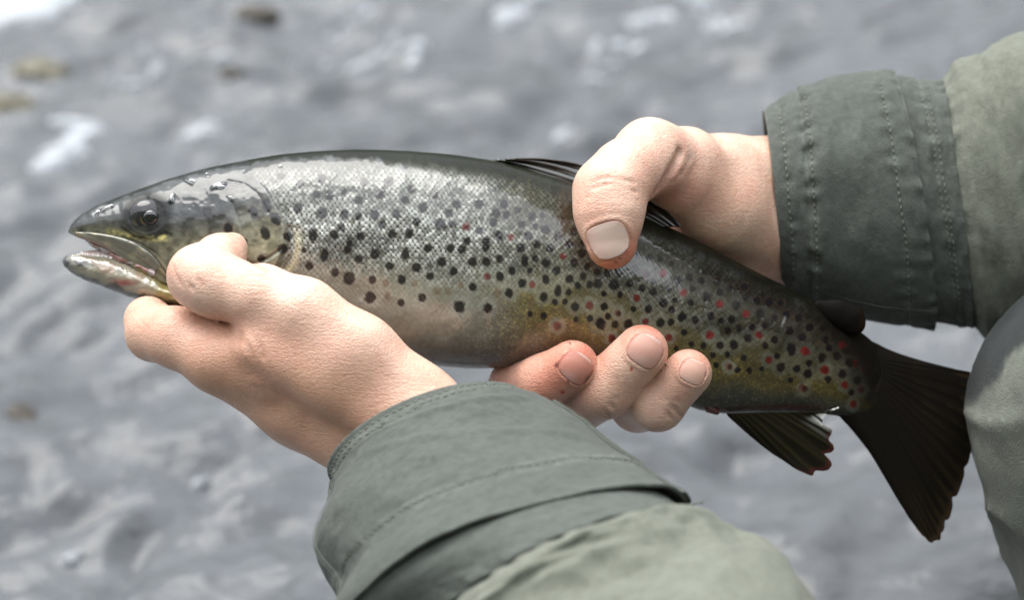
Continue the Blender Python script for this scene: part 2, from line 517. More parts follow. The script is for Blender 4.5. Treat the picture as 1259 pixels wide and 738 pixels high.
def left_hand(p):
    f = chain(p, LH['thumb_mc'], 6)
    f = smin(f, chain(p, [J(500, 522, 54, 50), J(415, 462, 54, 48), J(330, 425, 50, 42)], 6), 9)
    f = smin(f, chain(p, [J(452, 542, 38, 48), J(360, 494, 33, 46), J(272, 446, 32, 38)], 6), 9)
    f = smin(f, chain(p, [J(450, 535, 34, 52), J(380, 500, 18, 52), J(345, 488, 4, 40)], 6), 9)
    f = smin(f, chain(p, [J(468, 552, 36, 46), J(560, 660, 76, 60)], 6), 9)        # wrist, two columns
    f = smin(f, chain(p, [J(508, 510, 50, 56), J(600, 625, 88, 66)], 6), 9)
    f = smin(f, chain(p, LH['thumb'], 4), 5)
    g = chain(p, LH['index'], 4)
    g = smin(g, chain(p, LH['middle'], 4), 1.2)
    g = smin(g, chain(p, LH['ring'], 4), 1.2)
    g = smin(g, chain(p, LH['little'], 4), 1.2)
    f = smin(f, g, 5)
    # knuckles, tendon, hollow between thumb and index bones, skin folds
    for c, a, s in ((P(282, 432, 52), 1.3, 8), (P(236, 330, 55), .8, 7), (P(322, 350, 62), .5, 9), (P(520, 470, 60), 1.2, 8)):
        f = f - a * np.exp(-((p - c.astype(np.float32)) ** 2).sum(1) / (s * s))
    for c, a, s in ((P(420, 470, 72), 1.6, 13), (P(360, 425, 70), .8, 12), (P(450, 500, 72), .9, 12), (P(330, 405, 66), .8, 10)):
        f = f + a * np.exp(-((p - c.astype(np.float32)) ** 2).sum(1) / (s * s))
    d = segdist(p, [P(505, 470, 66), P(440, 405, 68), P(380, 365, 64)])
    f = f - .7 * np.exp(-(d / 4.5) ** 2)
    for pts, a, s in (([P(478, 528, 80), P(380, 482, 78), P(292, 436, 62)], .8, 3.0), ([P(470, 545, 72), P(390, 520, 66), P(310, 470, 56)], .6, 2.4),
                      ([P(440, 470, 80), P(400, 440, 78), P(350, 430, 74)], .3, 1.6)):
        d = segdist(p, pts)
        f = f - a * np.exp(-(d / s) ** 2)
    for pts in VEINS_L:
        f = f - .35 * np.exp(-(segdist(p, pts) / 1.5) ** 2)
    for pts, a, s in FOLDS_L:
        d = segdist(p, pts)
        f = f + a * np.exp(-(d / s) ** 2)
    return f

# ---- the hand round the tail (the angler's right)
RH = dict(
    thumb=[J(800, 193, 4, 45), J(768, 214, 20, 40), J(750, 236, 28, 43), J(749, 264, 32, 40), J(752, 300, 33, 31)],
    index=[J(705, 385, -46, 36), J(655, 440, -34, 34), J(634, 474, -6, 31), J(668, 470, 20, 32), J(704, 450, 28, 31.5)],
    middle=[J(762, 400, -50, 38), J(700, 480, -42, 36), J(696, 508, -6, 34), J(744, 478, 22, 35), J(789, 432, 31, 32.5)],
    ring=[J(822, 420, -52, 36), J(782, 478, -44, 33), J(784, 498, -8, 32), J(808, 496, 18, 33), J(846, 459, 28, 29.5)],
    little=[J(880, 430, -54, 32), J(842, 462, -52, 27), J(826, 478, -36, 24), J(822, 470, -24, 22)],
)
RNAILS = [   # centre px, half width, half length, direction to the tip, label
    ((748, 296), 25.5, 23.5, (.34, .94), 'thumb'),
    ((710, 453), 21, 19, (.62, -.78), 'index'),
    ((795, 431), 21.5, 20.5, (.55, -.83), 'middle'),
    ((853, 457), 16.5, 15.5, (.45, -.9), 'ring'),
]
def right_hand(p, groove=True):
    f = chain(p, [J(800, 193, 4, 44), J(848, 206, -14, 46), J(892, 218, -32, 50), J(975, 222, -52, 56), J(1090, 220, -62, 66)], 6)
    f = smin(f, chain(p, [J(900, 275, -48, 60), J(975, 288, -54, 58), J(1090, 285, -64, 62)], 6), 9)
    f = smin(f, chain(p, [J(838, 226, -10, 44), J(880, 250, -26, 60), J(930, 278, -38, 52)], 6), 8)     # ball of the thumb
    f = smin(f, chain(p, [J(930, 270, -54, 60), J(840, 320, -54, 58), J(720, 378, -48, 38)], 6), 9)
    f = smin(f, chain(p, [J(940, 300, -56, 56), J(870, 370, -56, 56), J(840, 420, -54, 36)], 6), 9)
    f = smin(f, chain(p, [J(900, 290, -56, 60), J(800, 365, -54, 50), J(765, 400, -50, 38)], 6), 9)
    f = smin(f, chain(p, RH['thumb'], 5), 5)
    g = chain(p, RH['index'], 4)
    g = smin(g, chain(p, RH['middle'], 4), .9)
    g = smin(g, chain(p, RH['ring'], 4), .9)
    g = smin(g, chain(p, RH['little'], 4), .9)
    f = smin(f, g, 4)
    for c, a, s in ((P(735, 238, 40), .9, 7), (P(790, 158, 12), 1.0, 8), (P(722, 300, 42), .6, 6),
                    (P(852, 238, 18), 2.2, 11), (P(888, 262, 16), 1.4, 12), (P(915, 205, -6), -2.4, 13), (P(880, 172, -14), -1.6, 7), (P(936, 296, 0), 1.4, 10)):
        f = f - a * np.exp(-((p - c.astype(np.float32)) ** 2).sum(1) / (s * s))
    # folds: base of the thumb, palm lines, joint wrinkles
    for pts, a, s in FOLDS_R:
        d = segdist(p, pts)
        f = f + a * np.exp(-(d / s) ** 2)
    if groove:
        for nl in NAILFR:
            q = p - nl['c']
            u, v, n = q @ nl['u'], q @ nl['v'], q @ nl['n']
            r = np.power(np.abs(u / nl['hl']) ** 2.6 + np.abs(v / nl['hw']) ** 2.6, 1 / 2.6)
            near = np.exp(-(n / 5.0) ** 2)
            f = f + near * (.34 * smooth(1.08, .9, r)                                  # bed
                            - .55 * np.exp(-((r - 1.17) / .12) ** 2) * smooth(1.0, .2, u / nl['hl']))   # fold round it
    return f

def ray_to(f, px, py, w0, w1, n=160):
    w = np.linspace(w0, w1, n)
    d = f(P(np.full(n, px), np.full(n, py), w).astype(np.float32))
    i = int(np.argmax(d < 0))
    return P(px, py, w[i]).astype(np.float32)

NAILFR = []
for (c, hw, hl, dr, nm_) in RNAILS:
    f0 = lambda q: right_hand(q, False)
    c3 = ray_to(f0, c[0], c[1], 70, -10, 400)
    g = grad(f0, c3[None])[0]; g /= np.linalg.norm(g)
    u = np.array([dr[0], -dr[1], 0.0], np.float32)
    u = u - g * (u @ g); u /= np.linalg.norm(u)
    v = np.cross(g, u)
    NAILFR.append(dict(c=c3, u=u.astype(np.float32), v=v.astype(np.float32), n=g.astype(np.float32),
                       hw=hw * S * .93, hl=hl * S * .90 / max(.6, abs(np.hypot(*u[:2]))), name=nm_))

def make_nail(nl, parent, f):
    n = 25
    a = np.linspace(-1, 1, n)
    A, B = np.meshgrid(a, a, indexing='ij')
    # square to rounded-square
    q = np.power(np.abs(A) ** 3.0 + np.abs(B) ** 3.0 + 1e-9, 1 / 3.0)
    m = np.maximum(np.abs(A), np.abs(B))
    sc = np.where(q > 0, m / q, 1)
    A2, B2 = A * sc, B * sc
    hl, hw = nl['hl'], nl['hw']
    U = A2 * hl * .985; V = B2 * hw * .985 * (1 - .06 * A2)
    pts = (nl['c'] + U[..., None] * nl['u'] + V[..., None] * nl['v'] + 6 * nl['n']).reshape(-1, 3).astype(np.float32)
    for _ in range(30):
        d = f(pts)
        pts = pts - np.clip(d, -1, 1)[:, None] * .8 * nl['n']
    lift = .26 - .26 * smooth(.72, 1.0, m) * (A2 < .4) - .10 * smooth(.8, 1, m)
    lift = lift + .1 * smooth(.5, 1, A2)
    pts = pts.reshape(n, n, 3)
    for _ in range(5):   # a stiff plate: smooth out what lies under it
        pts[1:-1, 1:-1] = .25 * (pts[:-2, 1:-1] + pts[2:, 1:-1] + pts[1:-1, :-2] + pts[1:-1, 2:])
    pts = pts + (lift[..., None] + .02 * np.sin(B2 * 40)[..., None]) * nl['n']
    r = np.hypot(A2, B2)
    tint = {'thumb': (.76, .53, .45), 'index': (.46, .19, .14), 'middle': (.56, .30, .235), 'ring': (.60, .34, .265)}[nl['name']]
    col = np.empty((n, n, 3)); col[:] = tint
    edge = smooth(.80, .92, A2)[..., None]
    col = col * (1 - .55 * edge) + np.array((.72, .62, .55)) * .55 * edge
    luna = np.exp(-(((A2 + 1.0) / .5) ** 2 + (B2 / .55) ** 2))[..., None]
    col = col * (1 - .3 * luna) + np.array((.78, .66, .62)) * .3 * luna
    rim = smooth(.9, 1.0, m)[..., None]
    col = col * (1 - .35 * rim * np.array((.6, 1, 1)))
    if nl['name'] == 'index':
        k = np.exp(-(((A2 + .1) / .35) ** 2 + ((B2 - (-.95 if True else 0)) / .16) ** 2))[..., None]
        col = col * (1 - .85 * k) + np.array((.06, .015, .01)) * .85 * k
    w = world_pts(pts.reshape(-1, 3))
    F = grid_faces(n, n)
    o = make_mesh('fingernail', w, F, NAIL, parent, attrs={'col': col.reshape(-1, 3)})
    nn = np.cross(pts[1, 0] - pts[0, 0], pts[0, 1] - pts[0, 0])
    if nn @ nl['n'] < 0:
        o.data.flip_normals()
    sm = o.modifiers.new('thick', 'SOLIDIFY'); sm.thickness = .0004; sm.offset = -1
    return o

def skin_colour(v, nrm, which):
    """pigment and blood by place on the hand, with some light and shade painted in"""
    px, py = unproject(v)
    base = np.empty((len(v), 3)); base[:] = (.70, .455, .345)
    mot = fbm(v[:, 0] * .09, v[:, 1] * .09, v[:, 2] * .09, 4, 3)
    fine = fbm(v[:, 0] * .6, v[:, 1] * .6, v[:, 2] * .6, 3, 9)
    base *= (1 + .20 * mot[:, None] * np.array((.5, 1, 1.1)) + .07 * fine[:, None])
    red = np.array((.60, .22, .15)); 
    def tint(cx, cy, r, amt, c=red):
        k = amt * np.exp(-(((px - cx) ** 2 + (py - cy) ** 2) / (r * r)))
        k = np.clip(k * (1 + .5 * mot), 0, 1)[:, None]
        base[:] = base * (1 - k) + np.asarray(c) * k
    blot = fbm(v[:, 0] * .16, v[:, 1] * .16, v[:, 2] * .16, 3, 57)
    k = (.35 * smooth(.1, .8, blot))[:, None]
    base[:] = base * (1 - k) + np.array((.66, .33, .245)) * k
    for pts in (VEINS_L if which == 'L' else VEINS_R):
        k = (.28 * np.exp(-(segdist(v, pts) / 1.7) ** 2) * (1 + .5 * mot))[:, None]
        base[:] = base * (1 - k) + np.array((.50, .385, .32)) * k
    if which == 'L':
        tint(300, 440, 60, .30); tint(430, 450, 80, .26); tint(260, 430, 40, .25); tint(190, 400, 36, .22); tint(215, 340, 26, .18); tint(345, 420, 40, .25); tint(370, 530, 100, .6, (.46, .25, .145)); tint(240, 470, 60, .5, (.50, .28, .17)); tint(170, 420, 40, .3, (.56, .32, .2))  # red joints; the brown tints put the hand's lower shade into the skin
        tint(480, 540, 80, .35, (.48, .26, .15)); tint(280, 480, 70, .35, (.50, .26, .15)); tint(420, 470, 60, .3, (.50, .27, .17))  # more painted shade on the downward side of the hand
        tint(240, 320, 40, .2, (.68, .50, .40)); tint(370, 360, 60, .25, (.70, .50, .40)); tint(470, 420, 60, .25, (.68, .50, .40))  # paler upper edge: light from above put into the skin colour
    else:
        tint(752, 325, 26, .72, (.58, .15, .08)); tint(780, 308, 24, .65, (.56, .15, .08)); tint(735, 322, 14, .3, (.66, .36, .14))
        tint(800, 165, 40, .3, (.68, .48, .38)); tint(845, 235, 32, .38, (.60, .24, .18)); tint(740, 245, 34, .24); tint(800, 170, 30, .12)  # first tint pales the thumb knuckle, painted top light; the rest redden
        tint(905, 260, 60, .25, (.60, .36, .24)); tint(815, 240, 22, .4, (.52, .19, .14)); tint(870, 225, 40, .2, (.62, .30, .22)); tint(950, 310, 24, .3, (.66, .33, .26))
        tint(710, 440, 36, .75, (.54, .13, .08)); tint(668, 472, 40, .55, (.50, .15, .09)); tint(700, 480, 30, .3)
        tint(795, 407, 28, .7, (.60, .19, .13)); tint(855, 440, 25, .65, (.62, .22, .15)); tint(840, 475, 26, .25)
        tint(612, 470, 26, .3, (.45, .16, .10)); tint(740, 490, 40, .22, (.58, .36, .22))
        # blood and dirt specks, with outlines of their own
        for cx, cy, r, c, am in ((686, 449, 5.5, (.10, .012, .008), .9), (700, 422, 3.0, (.08, .05, .05), .8), (692, 482, 3.2, (.42, .02, .015), .9),
                             (777, 453, 3.0, (.42, .02, .015), .9), (757, 322, 3.2, (.18, .06, .03), .7), (762, 318, 1.8, (.12, .05, .03), .8),
                             (740, 329, 2.6, (.30, .08, .03), .7), (771, 312, 2.4, (.4, .08, .05), .6), (699, 470, 2.2, (.05, .02, .02), .8),
                             (724, 313, 2.0, (.3, .12, .04), .6), (810, 440, 1.6, (.4, .05, .03), .5)):
            dd = np.hypot(px - cx, py - cy) + 1.3 * vnoise(px * .5, py * .5, 0, 21)
            k = (am * smooth(r, r * .45, dd) * (v[:, 2] > 0))[:, None]
            base[:] = base * (1 - k) + np.asarray(c) * k
        for nl in NAILFR:      # darker skin line where the nail plate meets the fold
            q = v - nl['c']
            u, w_, n = q @ nl['u'], q @ nl['v'], q @ nl['n']
            r = np.power(np.abs(u / nl['hl']) ** 2.6 + np.abs(w_ / nl['hw']) ** 2.6, 1 / 2.6)
            k = (.7 * np.exp(-((r - 1.0) / .08) ** 2) * np.exp(-(n / 5) ** 2))[:, None]
            base[:] = base * (1 - k) + np.array((.33, .12, .075)) * k
    for pts, a, s in (FOLDS_L if which == 'L' else FOLDS_R):      # folds reddened and darkened, their shade put into the colour
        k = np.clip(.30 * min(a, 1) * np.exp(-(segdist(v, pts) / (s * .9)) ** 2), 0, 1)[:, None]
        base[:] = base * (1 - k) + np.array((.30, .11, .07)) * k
    return base

print('hands')
import time
T0 = time.time()
HV, HF = [], []
vl, ql = surface_net(left_hand, (-175, -110, -75), (15, 40, 110), .8)
vr, qr = surface_net(right_hand, (-25, -75, -95), (165, 95, 60), .8)
print('hands meshed', len(vl), len(vr), time.time() - T0)

# ------------------------------------------------------------------ the angler
UP = np.array([0, cp, sp]); FWD = np.array([0, sp, -cp]); RIGHT = np.array([1.0, 0, 0])
def V3(x, h, f):
    """mm: to the right, up from the fish's height, away from the camera"""
    return RIGHT * x + UP * h + FWD * f

SH_L, SH_R = V3(400, 150, -195), V3(440, 262, 175)
EL_L, EL_R = np.array([150., -265., 205.]), np.array([362., 52., -112.])
WR_L, WR_R = P(560, 640, 82), P(1060, 250, -62)
HIP_L, HIP_R = V3(555, -140, -110), V3(565, -130, 100)
KN_L = P(1398, 520, -8) + 0.0
KN_R = V3(330, -60, 240)
AN_L = KN_L + np.array([95, -330, -110.]); AN_R = KN_R + RIGHT * 130 - UP * 360
HEAD = V3(400, 410, 10)
CHEST = (SH_L + SH_R) / 2
PELV = (HIP_L + HIP_R) / 2

def body_rest(p):
    f = chain(p, [(WR_L, 23), (EL_L, 33), (SH_L, 44)], 12)
    f = smin(f, chain(p, [(WR_R, 24), (EL_R, 33), (SH_R, 44)], 12), 10)
    f = smin(f, chain(p, [(SH_L, 48), (CHEST + RIGHT * 30, 88), (SH_R, 48)], 25), 40)
    f = smin(f, chain(p, [(CHEST + RIGHT * 35, 105), (PELV, 115)], 30), 50)
    for H, K, A in ((HIP_L, KN_L, AN_L), (HIP_R, KN_R, AN_R)):
        f = smin(f, chain(p, [(H, 78), (K + RIGHT * 6, 50), (A, 34), (A - RIGHT * 150 - UP * 40, 26)], 15), 30)
    # neck and head with brow, nose, chin, ears; the head looks down at the fish
    dn = -RIGHT * .80 - UP * .45 + np.array([0, 0, 0.]); dn /= np.linalg.norm(dn)      # where the face looks
    upv = UP * .86 - RIGHT * .5; upv -= dn * (upv @ dn); upv /= np.linalg.norm(upv)
    sd = np.cross(dn, upv)
    h = chain(p, [(CHEST + UP * 30, 58), (HEAD - upv * 70 - dn * 10, 52)], 20)
    h = smin(h, cone(p, HEAD + upv * 18 - dn * 22, HEAD + upv * 10 + dn * 12, 84, 74), 15)
    h = smin(h, cone(p, HEAD - upv * 30 + dn * 36, HEAD - upv * 82 + dn * 58, 52, 24), 22)
    h = smin(h, cone(p, HEAD + upv * 4 + dn * 84, HEAD - upv * 34 + dn * 104, 8, 12), 9)
    for s in (-1, 1):
        h = smin(h, cone(p, HEAD + upv * 16 + dn * 72 + sd * s * 32, HEAD + upv * 20 + dn * 76 + sd * s * 12, 11, 10), 9)
        h = smin(h, ellipsoid(p, HEAD - upv * 8 - dn * 8 + sd * s * 82, (14, 30, 18)), 5)
        h = np.maximum(h, -(cone(p, HEAD - upv * 2 + dn * 90 + sd * s * 32, HEAD - upv * 2 + dn * 90 + sd * s * 30, 13, 13)))
        h = np.minimum(h, cone(p, HEAD - upv * 2 + dn * 72 + sd * s * 32, HEAD - upv * 2 + dn * 73 + sd * s * 32, 12, 12))
    h = smin(h, cone(p, HEAD - upv * 58 + dn * 80 - sd * 20, HEAD - upv * 58 + dn * 80 + sd * 20, 6, 6), 5)
    return smin(f, h, 18)

def jacket_f(p):
    f = chain(p, [(CHEST + RIGHT * 35, 128), (PELV + UP * 30, 138)], 30)
    f = smin(f, chain(p, [(SH_L, 66), (CHEST + RIGHT * 30, 108), (SH_R, 66)], 25), 50)
    f = smin(f, chain(p, [(SH_L, 66), (EL_L, 56)], 12), 25)
    f = smin(f, chain(p, [(SH_R, 66), (EL_R, 56)], 12), 25)
    f = smin(f, chain(p, [(EL_R, 56), ((EL_R * .6 + P(1300, 225, -72) * .4), 60)], 12), 10)
    f = smin(f, chain(p, [(EL_L, 56), (EL_L * .6 + P(760, 850, 165) * .4, 58)], 12), 10)
    f = smin(f, cone(p, CHEST + UP * 40 - RIGHT * 20, CHEST + UP * 88 - RIGHT * 40, 84, 74), 15)
    return f + 3.5 * vnoise(p[:, 0] * .016, p[:, 1] * .02, p[:, 2] * .016, 5) + 1.6 * vnoise(p[:, 0] * .05, p[:, 1] * .035, p[:, 2] * .05, 6)

def hair_f(p):
    dn = -RIGHT * .80 - UP * .45; dn /= np.linalg.norm(dn)
    upv = UP * .86 - RIGHT * .5; upv -= dn * (upv @ dn); upv /= np.linalg.norm(upv)
    f = cone(p, HEAD + upv * 22 - dn * 26, HEAD + upv * 24 - dn * 2, 87, 78)
    cut = ((p - HEAD.astype(np.float32)) @ (upv * .75 - dn * .65).astype(np.float32)) * -1 - 4
    return np.maximum(f, cut) + 2.5 * vnoise(p[:, 0] * .09, p[:, 1] * .03, p[:, 2] * .09, 8)

person = empty('person', Vector(world_pts(AN_L)), 'angler in a grey green jacket crouching and holding the trout in both hands', 'person')
vb, qb = surface_net(body_rest, (-160, -700, -460), (820, 620, 480), 8.0)
nb = np.zeros_like(vb)
bx = np.concatenate([vl, vr, vb]); bq = np.concatenate([ql, qr + len(vl), qb + len(vl) + len(vr)])
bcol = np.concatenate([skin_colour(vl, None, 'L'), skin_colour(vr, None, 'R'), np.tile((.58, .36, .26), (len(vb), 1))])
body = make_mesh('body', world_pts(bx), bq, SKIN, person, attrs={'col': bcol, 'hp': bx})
for nl in NAILFR:
    make_nail(nl, body, right_hand)
hv, hq = surface_net(hair_f, (180, 150, -150), (600, 640, 420), 6.0)
make_mesh('hair', world_pts(hv), hq, mat_noise('hair', (.03, .02, .012), (.09, .06, .035), 60, .5, .8, .004), body)
print('body', time.time() - T0)

# clothing
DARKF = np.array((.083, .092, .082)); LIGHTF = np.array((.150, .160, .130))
def fabric_col(base, v, px=None, py=None, amt=1.0):
    n1 = fbm(v[:, 0] * .03, v[:, 1] * .03, v[:, 2] * .03, 4, 31)
    n2 = fbm(v[:, 0] * .5, v[:, 1] * .5, v[:, 2] * .5, 3, 37)
    return base * (1 + amt * (.07 * n1 + .16 * n2))[:, None]

jv, jq = surface_net(jacket_f, (60, -420, -300), (860, 520, 420), 7.0)
jacket = make_mesh('jacket', world_pts(jv), jq, FABRIC, person, attrs={'col': fabric_col(LIGHTF, jv), 'hp': jv})

class Tube:
    """a sleeve from rings: two edge landmarks, depth, depth radius, lean of the near side"""
    def __init__(self, rings, extra=0.0):
        self.r = np.array([[*A, *B, w, d, *n] for A, B, w, d, n in rings], float)
        self.n = len(rings)
    def ring(self, t):
        # t in 0..n-1
        tab = crom(self.r, (self.n - 1) * 60 + 1)
        x = np.clip(np.asarray(t, float), 0, self.n - 1) * 60
        i = np.clip(np.floor(x).astype(int), 0, len(tab) - 2); f = (x - i)[..., None]
        return tab[i] * (1 - f) + tab[i + 1] * f
    def pt(self, t, th):
        q = self.ring(t)
        A, B, w, d, n = q[..., 0:2], q[..., 2:4], q[..., 4], q[..., 5], q[..., 6:8]
        C = (A + B) / 2; H = (A - B) / 2
        c, s = np.cos(th), np.sin(th)
        xy = C + c[..., None] * H + s[..., None] * n
        return P(xy[..., 0], xy[..., 1], w + s * d)
    def build(self, name, t0, t1, nt_, nth, disp, off, mat, parent, colf, th0=-.5 * math.pi, th1=1.5 * math.pi, thick=1.2):
        wrap = abs(th1 - th0 - 2 * math.pi) < 1e-6
        t = np.linspace(t0, t1, nt_)
        th = np.linspace(th0, th1, nth, endpoint=not wrap)
        T, TH = np.meshgrid(t, th, indexing='ij')
        p = self.pt(T, TH)
        N = grid_normals(p, wrap)
        c = p.mean(1, keepdims=True)
        sgn = np.sign(((p - c) * N).sum(-1).mean())
        N = N * sgn
        d = disp(T, TH, p) + off
        p = p + N * d[..., None]
        v = p.reshape(-1, 3)
        col = colf(T.ravel(), TH.ravel(), v)
        F = grid_faces(nt_, nth, wrap)
        if sgn > 0:
            F = F[:, ::-1]
        o = make_mesh(name, world_pts(v), F, mat, parent, attrs={'col': col, 'hp': v})
        m = o.modifiers.new('cloth', 'SOLIDIFY'); m.thickness = thick * .001; m.offset = -1
        return o
    def surf(self, t, th, disp, off):
        """points with the same displacement, and their normals"""
        e = 1e-3
        p = self.pt(t, th)
        du = self.pt(t + e, th) - self.pt(t - e, th); dv = self.pt(t, th + e) - self.pt(t, th - e)
        N = np.cross(du, dv); N /= np.linalg.norm(N, axis=-1, keepdims=True)
        C = self.pt(t, th + math.pi)
        N = N * np.sign(((p - C) * N).sum(-1))[..., None]
        return p + N * (disp(t, th, p) + off)[..., None], N

def stitches(segs, parent, name='stitching', r=.26):
    """segs: (a, b) end points in mm; each one short thread"""
    a = np.array([s[0] for s in segs]); b = np.array([s[1] for s in segs])
    d = b - a; L = np.linalg.norm(d, axis=1, keepdims=True); d = d / L
    ref = np.array([.3, .2, .93]); e1 = np.cross(d, ref); e1 /= np.linalg.norm(e1, axis=1, keepdims=True)
    e2 = np.cross(d, e1)
    rows = [a - d * .1]
    for tpos in (.25, .75):
        for k in range(5):
            an = 2 * math.pi * k / 5
            rows.append(a + d * L * tpos + r * (math.cos(an) * e1 + math.sin(an) * e2))
    rows.append(b + d * .1)
    v = np.stack(rows, 1)          # n,12,3
    n = len(segs)
    tri, quad = [], []
    for k in range(5):
        k2 = (k + 1) % 5
        tri += [(0, 1 + k2, 1 + k), (11, 6 + k, 6 + k2)]
        quad.append((1 + k, 1 + k2, 6 + k2, 6 + k))
    off = (np.arange(n) * 12)[:, None, None]
    T_ = (np.array(tri)[None] + off).reshape(-1, 3); Q_ = (np.array(quad)[None] + off).reshape(-1, 4)
    o = make_mesh(name, world_pts(v.reshape(-1, 3)), [T_, Q_], THREAD, parent)
    o['kind'] = 'stuff'
    return o

def seam_line(tube, tf, th0, th1, disp, off, step=3.1, fill=.62):
    """dashes along a line t = tf(theta)"""
    th = np.linspace(th0, th1, 1500)
    p, N = tube.surf(tf(th), th, disp, off)
    L = np.concatenate([[0], np.cumsum(np.linalg.norm(np.diff(p, axis=0), axis=1))])
    s = np.arange(0, L[-1] - step, step) + RNG.uniform(-.2, .2, len(np.arange(0, L[-1] - step, step)))
    f = lambda x: np.stack([np.interp(x, L, p[:, k]) for k in range(3)], -1)
    return list(zip(f(s), f(s + step * fill)))

# --- left sleeve (near the camera)
LT = Tube([((640, 487), (415, 592), 46, 36, (-38, -37)),
           ((690, 512), (419, 627), 58, 40, (-38, -44)),
           ((745, 553), (398, 690), 74, 44, (-36, -55)),
           ((800, 597), (424, 738), 92, 46, (-32, -64)),
           ((842, 626), (420, 790), 108, 48, (-31, -68)),
           ((848, 640), (500, 812), 120, 52, (-12, -58)),
           ((905, 672), (520, 865), 132, 48, (-14, -62)),
           ((985, 745), (560, 930), 156, 52, (-16, -64)),
           ((1120, 900), (680, 1080), 190, 56, (-16, -64)),
           ((1250, 1080), (800, 1260), 214, 58, (-16, -50))])
def pucker(T, TH, line, w, amp, freq, seed):
    return amp * np.exp(-((T - line) / w) ** 2) * vnoise(TH * freq, T * 2.0, 0, seed)
def disp_cuff_l(T, TH, p):
    x, y, z = p[..., 0], p[..., 1], p[..., 2]
    u = x * .80 - y * .60; v = x * .60 + y * .80       # u across the sleeve's folds
    e = smooth(0, .35, T) 
    a = 1.9 * fbm(T * .8 + TH * .7, TH * 1.2 - T * .35, 0, 3, 11, .45) * e
    a = a + .25 * fbm(T * 3.2, TH * 2.6, 0, 3, 17) * e
    for ln in (.46, 2.86):
        a = a + pucker(T, TH, ln, .14, .5, 18, 23)
        a = a - .35 * np.exp(-((T - ln) / .035) ** 2)
    # long soft creases across the cuff
    for (t0, t1, am, wd) in ((1.0, .62, .8, .09), (2.1, 1.0, .7, .11)):
        ln = t0 + (t1 - t0) * (TH - .6) / 1.6
        a = a + am * np.exp(-((T - ln) / wd) ** 2) * smooth(.4, .8, TH) * smooth(2.4, 1.7, TH)
    a = a - .25 * np.exp(-((T - .16) / .05) ** 2)
    return a + .5 * np.exp(-((T - 0) / .08) ** 2)
def disp_under_l(T, TH, p):
    return .5 * fbm(T * 3, TH * 2, 0, 3, 41) + pucker(T, TH, 5.0, .25, .8, 14, 43)
def disp_sleeve_l(T, TH, p):
    q = T - 5.0
    puff = -2.4 + 5.4 * smooth(-.05, .4, q)
    gather = 1.5 * np.exp(-(q / .45)) * vnoise(TH * 11 + q, q * 1.2, 0, 51) * smooth(0, .06, q)
    folds = 4.6 * fbm(T * 1.1 + TH * .5, TH * 1.5 - T * .3, 0, 3, 53) * smooth(.0, .7, q)
    return puff + gather + folds
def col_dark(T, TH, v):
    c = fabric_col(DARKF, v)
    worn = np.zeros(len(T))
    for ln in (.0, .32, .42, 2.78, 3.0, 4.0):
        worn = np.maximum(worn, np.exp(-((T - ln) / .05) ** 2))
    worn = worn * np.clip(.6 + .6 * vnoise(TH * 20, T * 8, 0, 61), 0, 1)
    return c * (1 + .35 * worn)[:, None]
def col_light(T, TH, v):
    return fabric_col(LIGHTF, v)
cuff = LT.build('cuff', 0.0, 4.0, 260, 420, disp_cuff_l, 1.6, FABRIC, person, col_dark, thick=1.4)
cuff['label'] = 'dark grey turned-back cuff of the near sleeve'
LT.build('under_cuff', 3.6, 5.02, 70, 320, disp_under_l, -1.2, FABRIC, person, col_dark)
sleeve_l = LT.build('sleeve', 5.0, 9.0, 260, 320, disp_sleeve_l, .2, FABRIC, person, col_light)
seg = []
for ln in (.22, .46, 2.86):
    seg += seam_line(LT, lambda th, l=ln: l + .012 * np.sin(th * 9), -.1, math.pi + .1, disp_cuff_l, 1.85)
stitches(seg, cuff, r=.36)
# edge binding of the cuff's open end, and the frayed threads at its corner
def strip(tube, name, th_a, th_b, t0, t1, disp, off, parent, n=120):
    return tube.build(name, t0, t1, n, 24, lambda T, TH, p: disp(T, TH, p) + .8 * (1 - ((TH - (th_a + th_b) / 2) / ((th_b - th_a) / 2)) ** 4) * .7,
                      off, FABRIC, parent, col_dark, th_a, th_b, 1.0)
pl = strip(LT, 'placket', .02, .20, .9, 4.03, disp_cuff_l, 2.2, cuff)
strip(LT, 'placket', math.pi - .30, math.pi + .1, .35, 4.0, disp_cuff_l, 2.2, cuff)
seg = []
for thq in (.185,):
    tt = np.linspace(1.0, 4.0, 600)
    p, _ = LT.surf(tt, np.full(600, thq), disp_cuff_l, 2.9)
    seg += [(p[i], p[i + 4]) for i in range(0, 590, 8)]
tt = np.linspace(.5, 3.4, 600)
p, _ = LT.surf(tt, np.full(600, math.pi - .27), disp_cuff_l, 2.95)
seg += [(p[i], p[i + 4]) for i in range(0, 590, 8)]
base_ = P(846, 627, 112)
for k in range(7):
    q = base_ + RNG.uniform(-1, 1, 3) * 1.2
    for s_ in range(4):
        q2 = q + np.array([.9, .35, .1]) + RNG.uniform(-.9, .9, 3)
        seg.append((q, q2)); q = q2
stitches(seg, cuff)

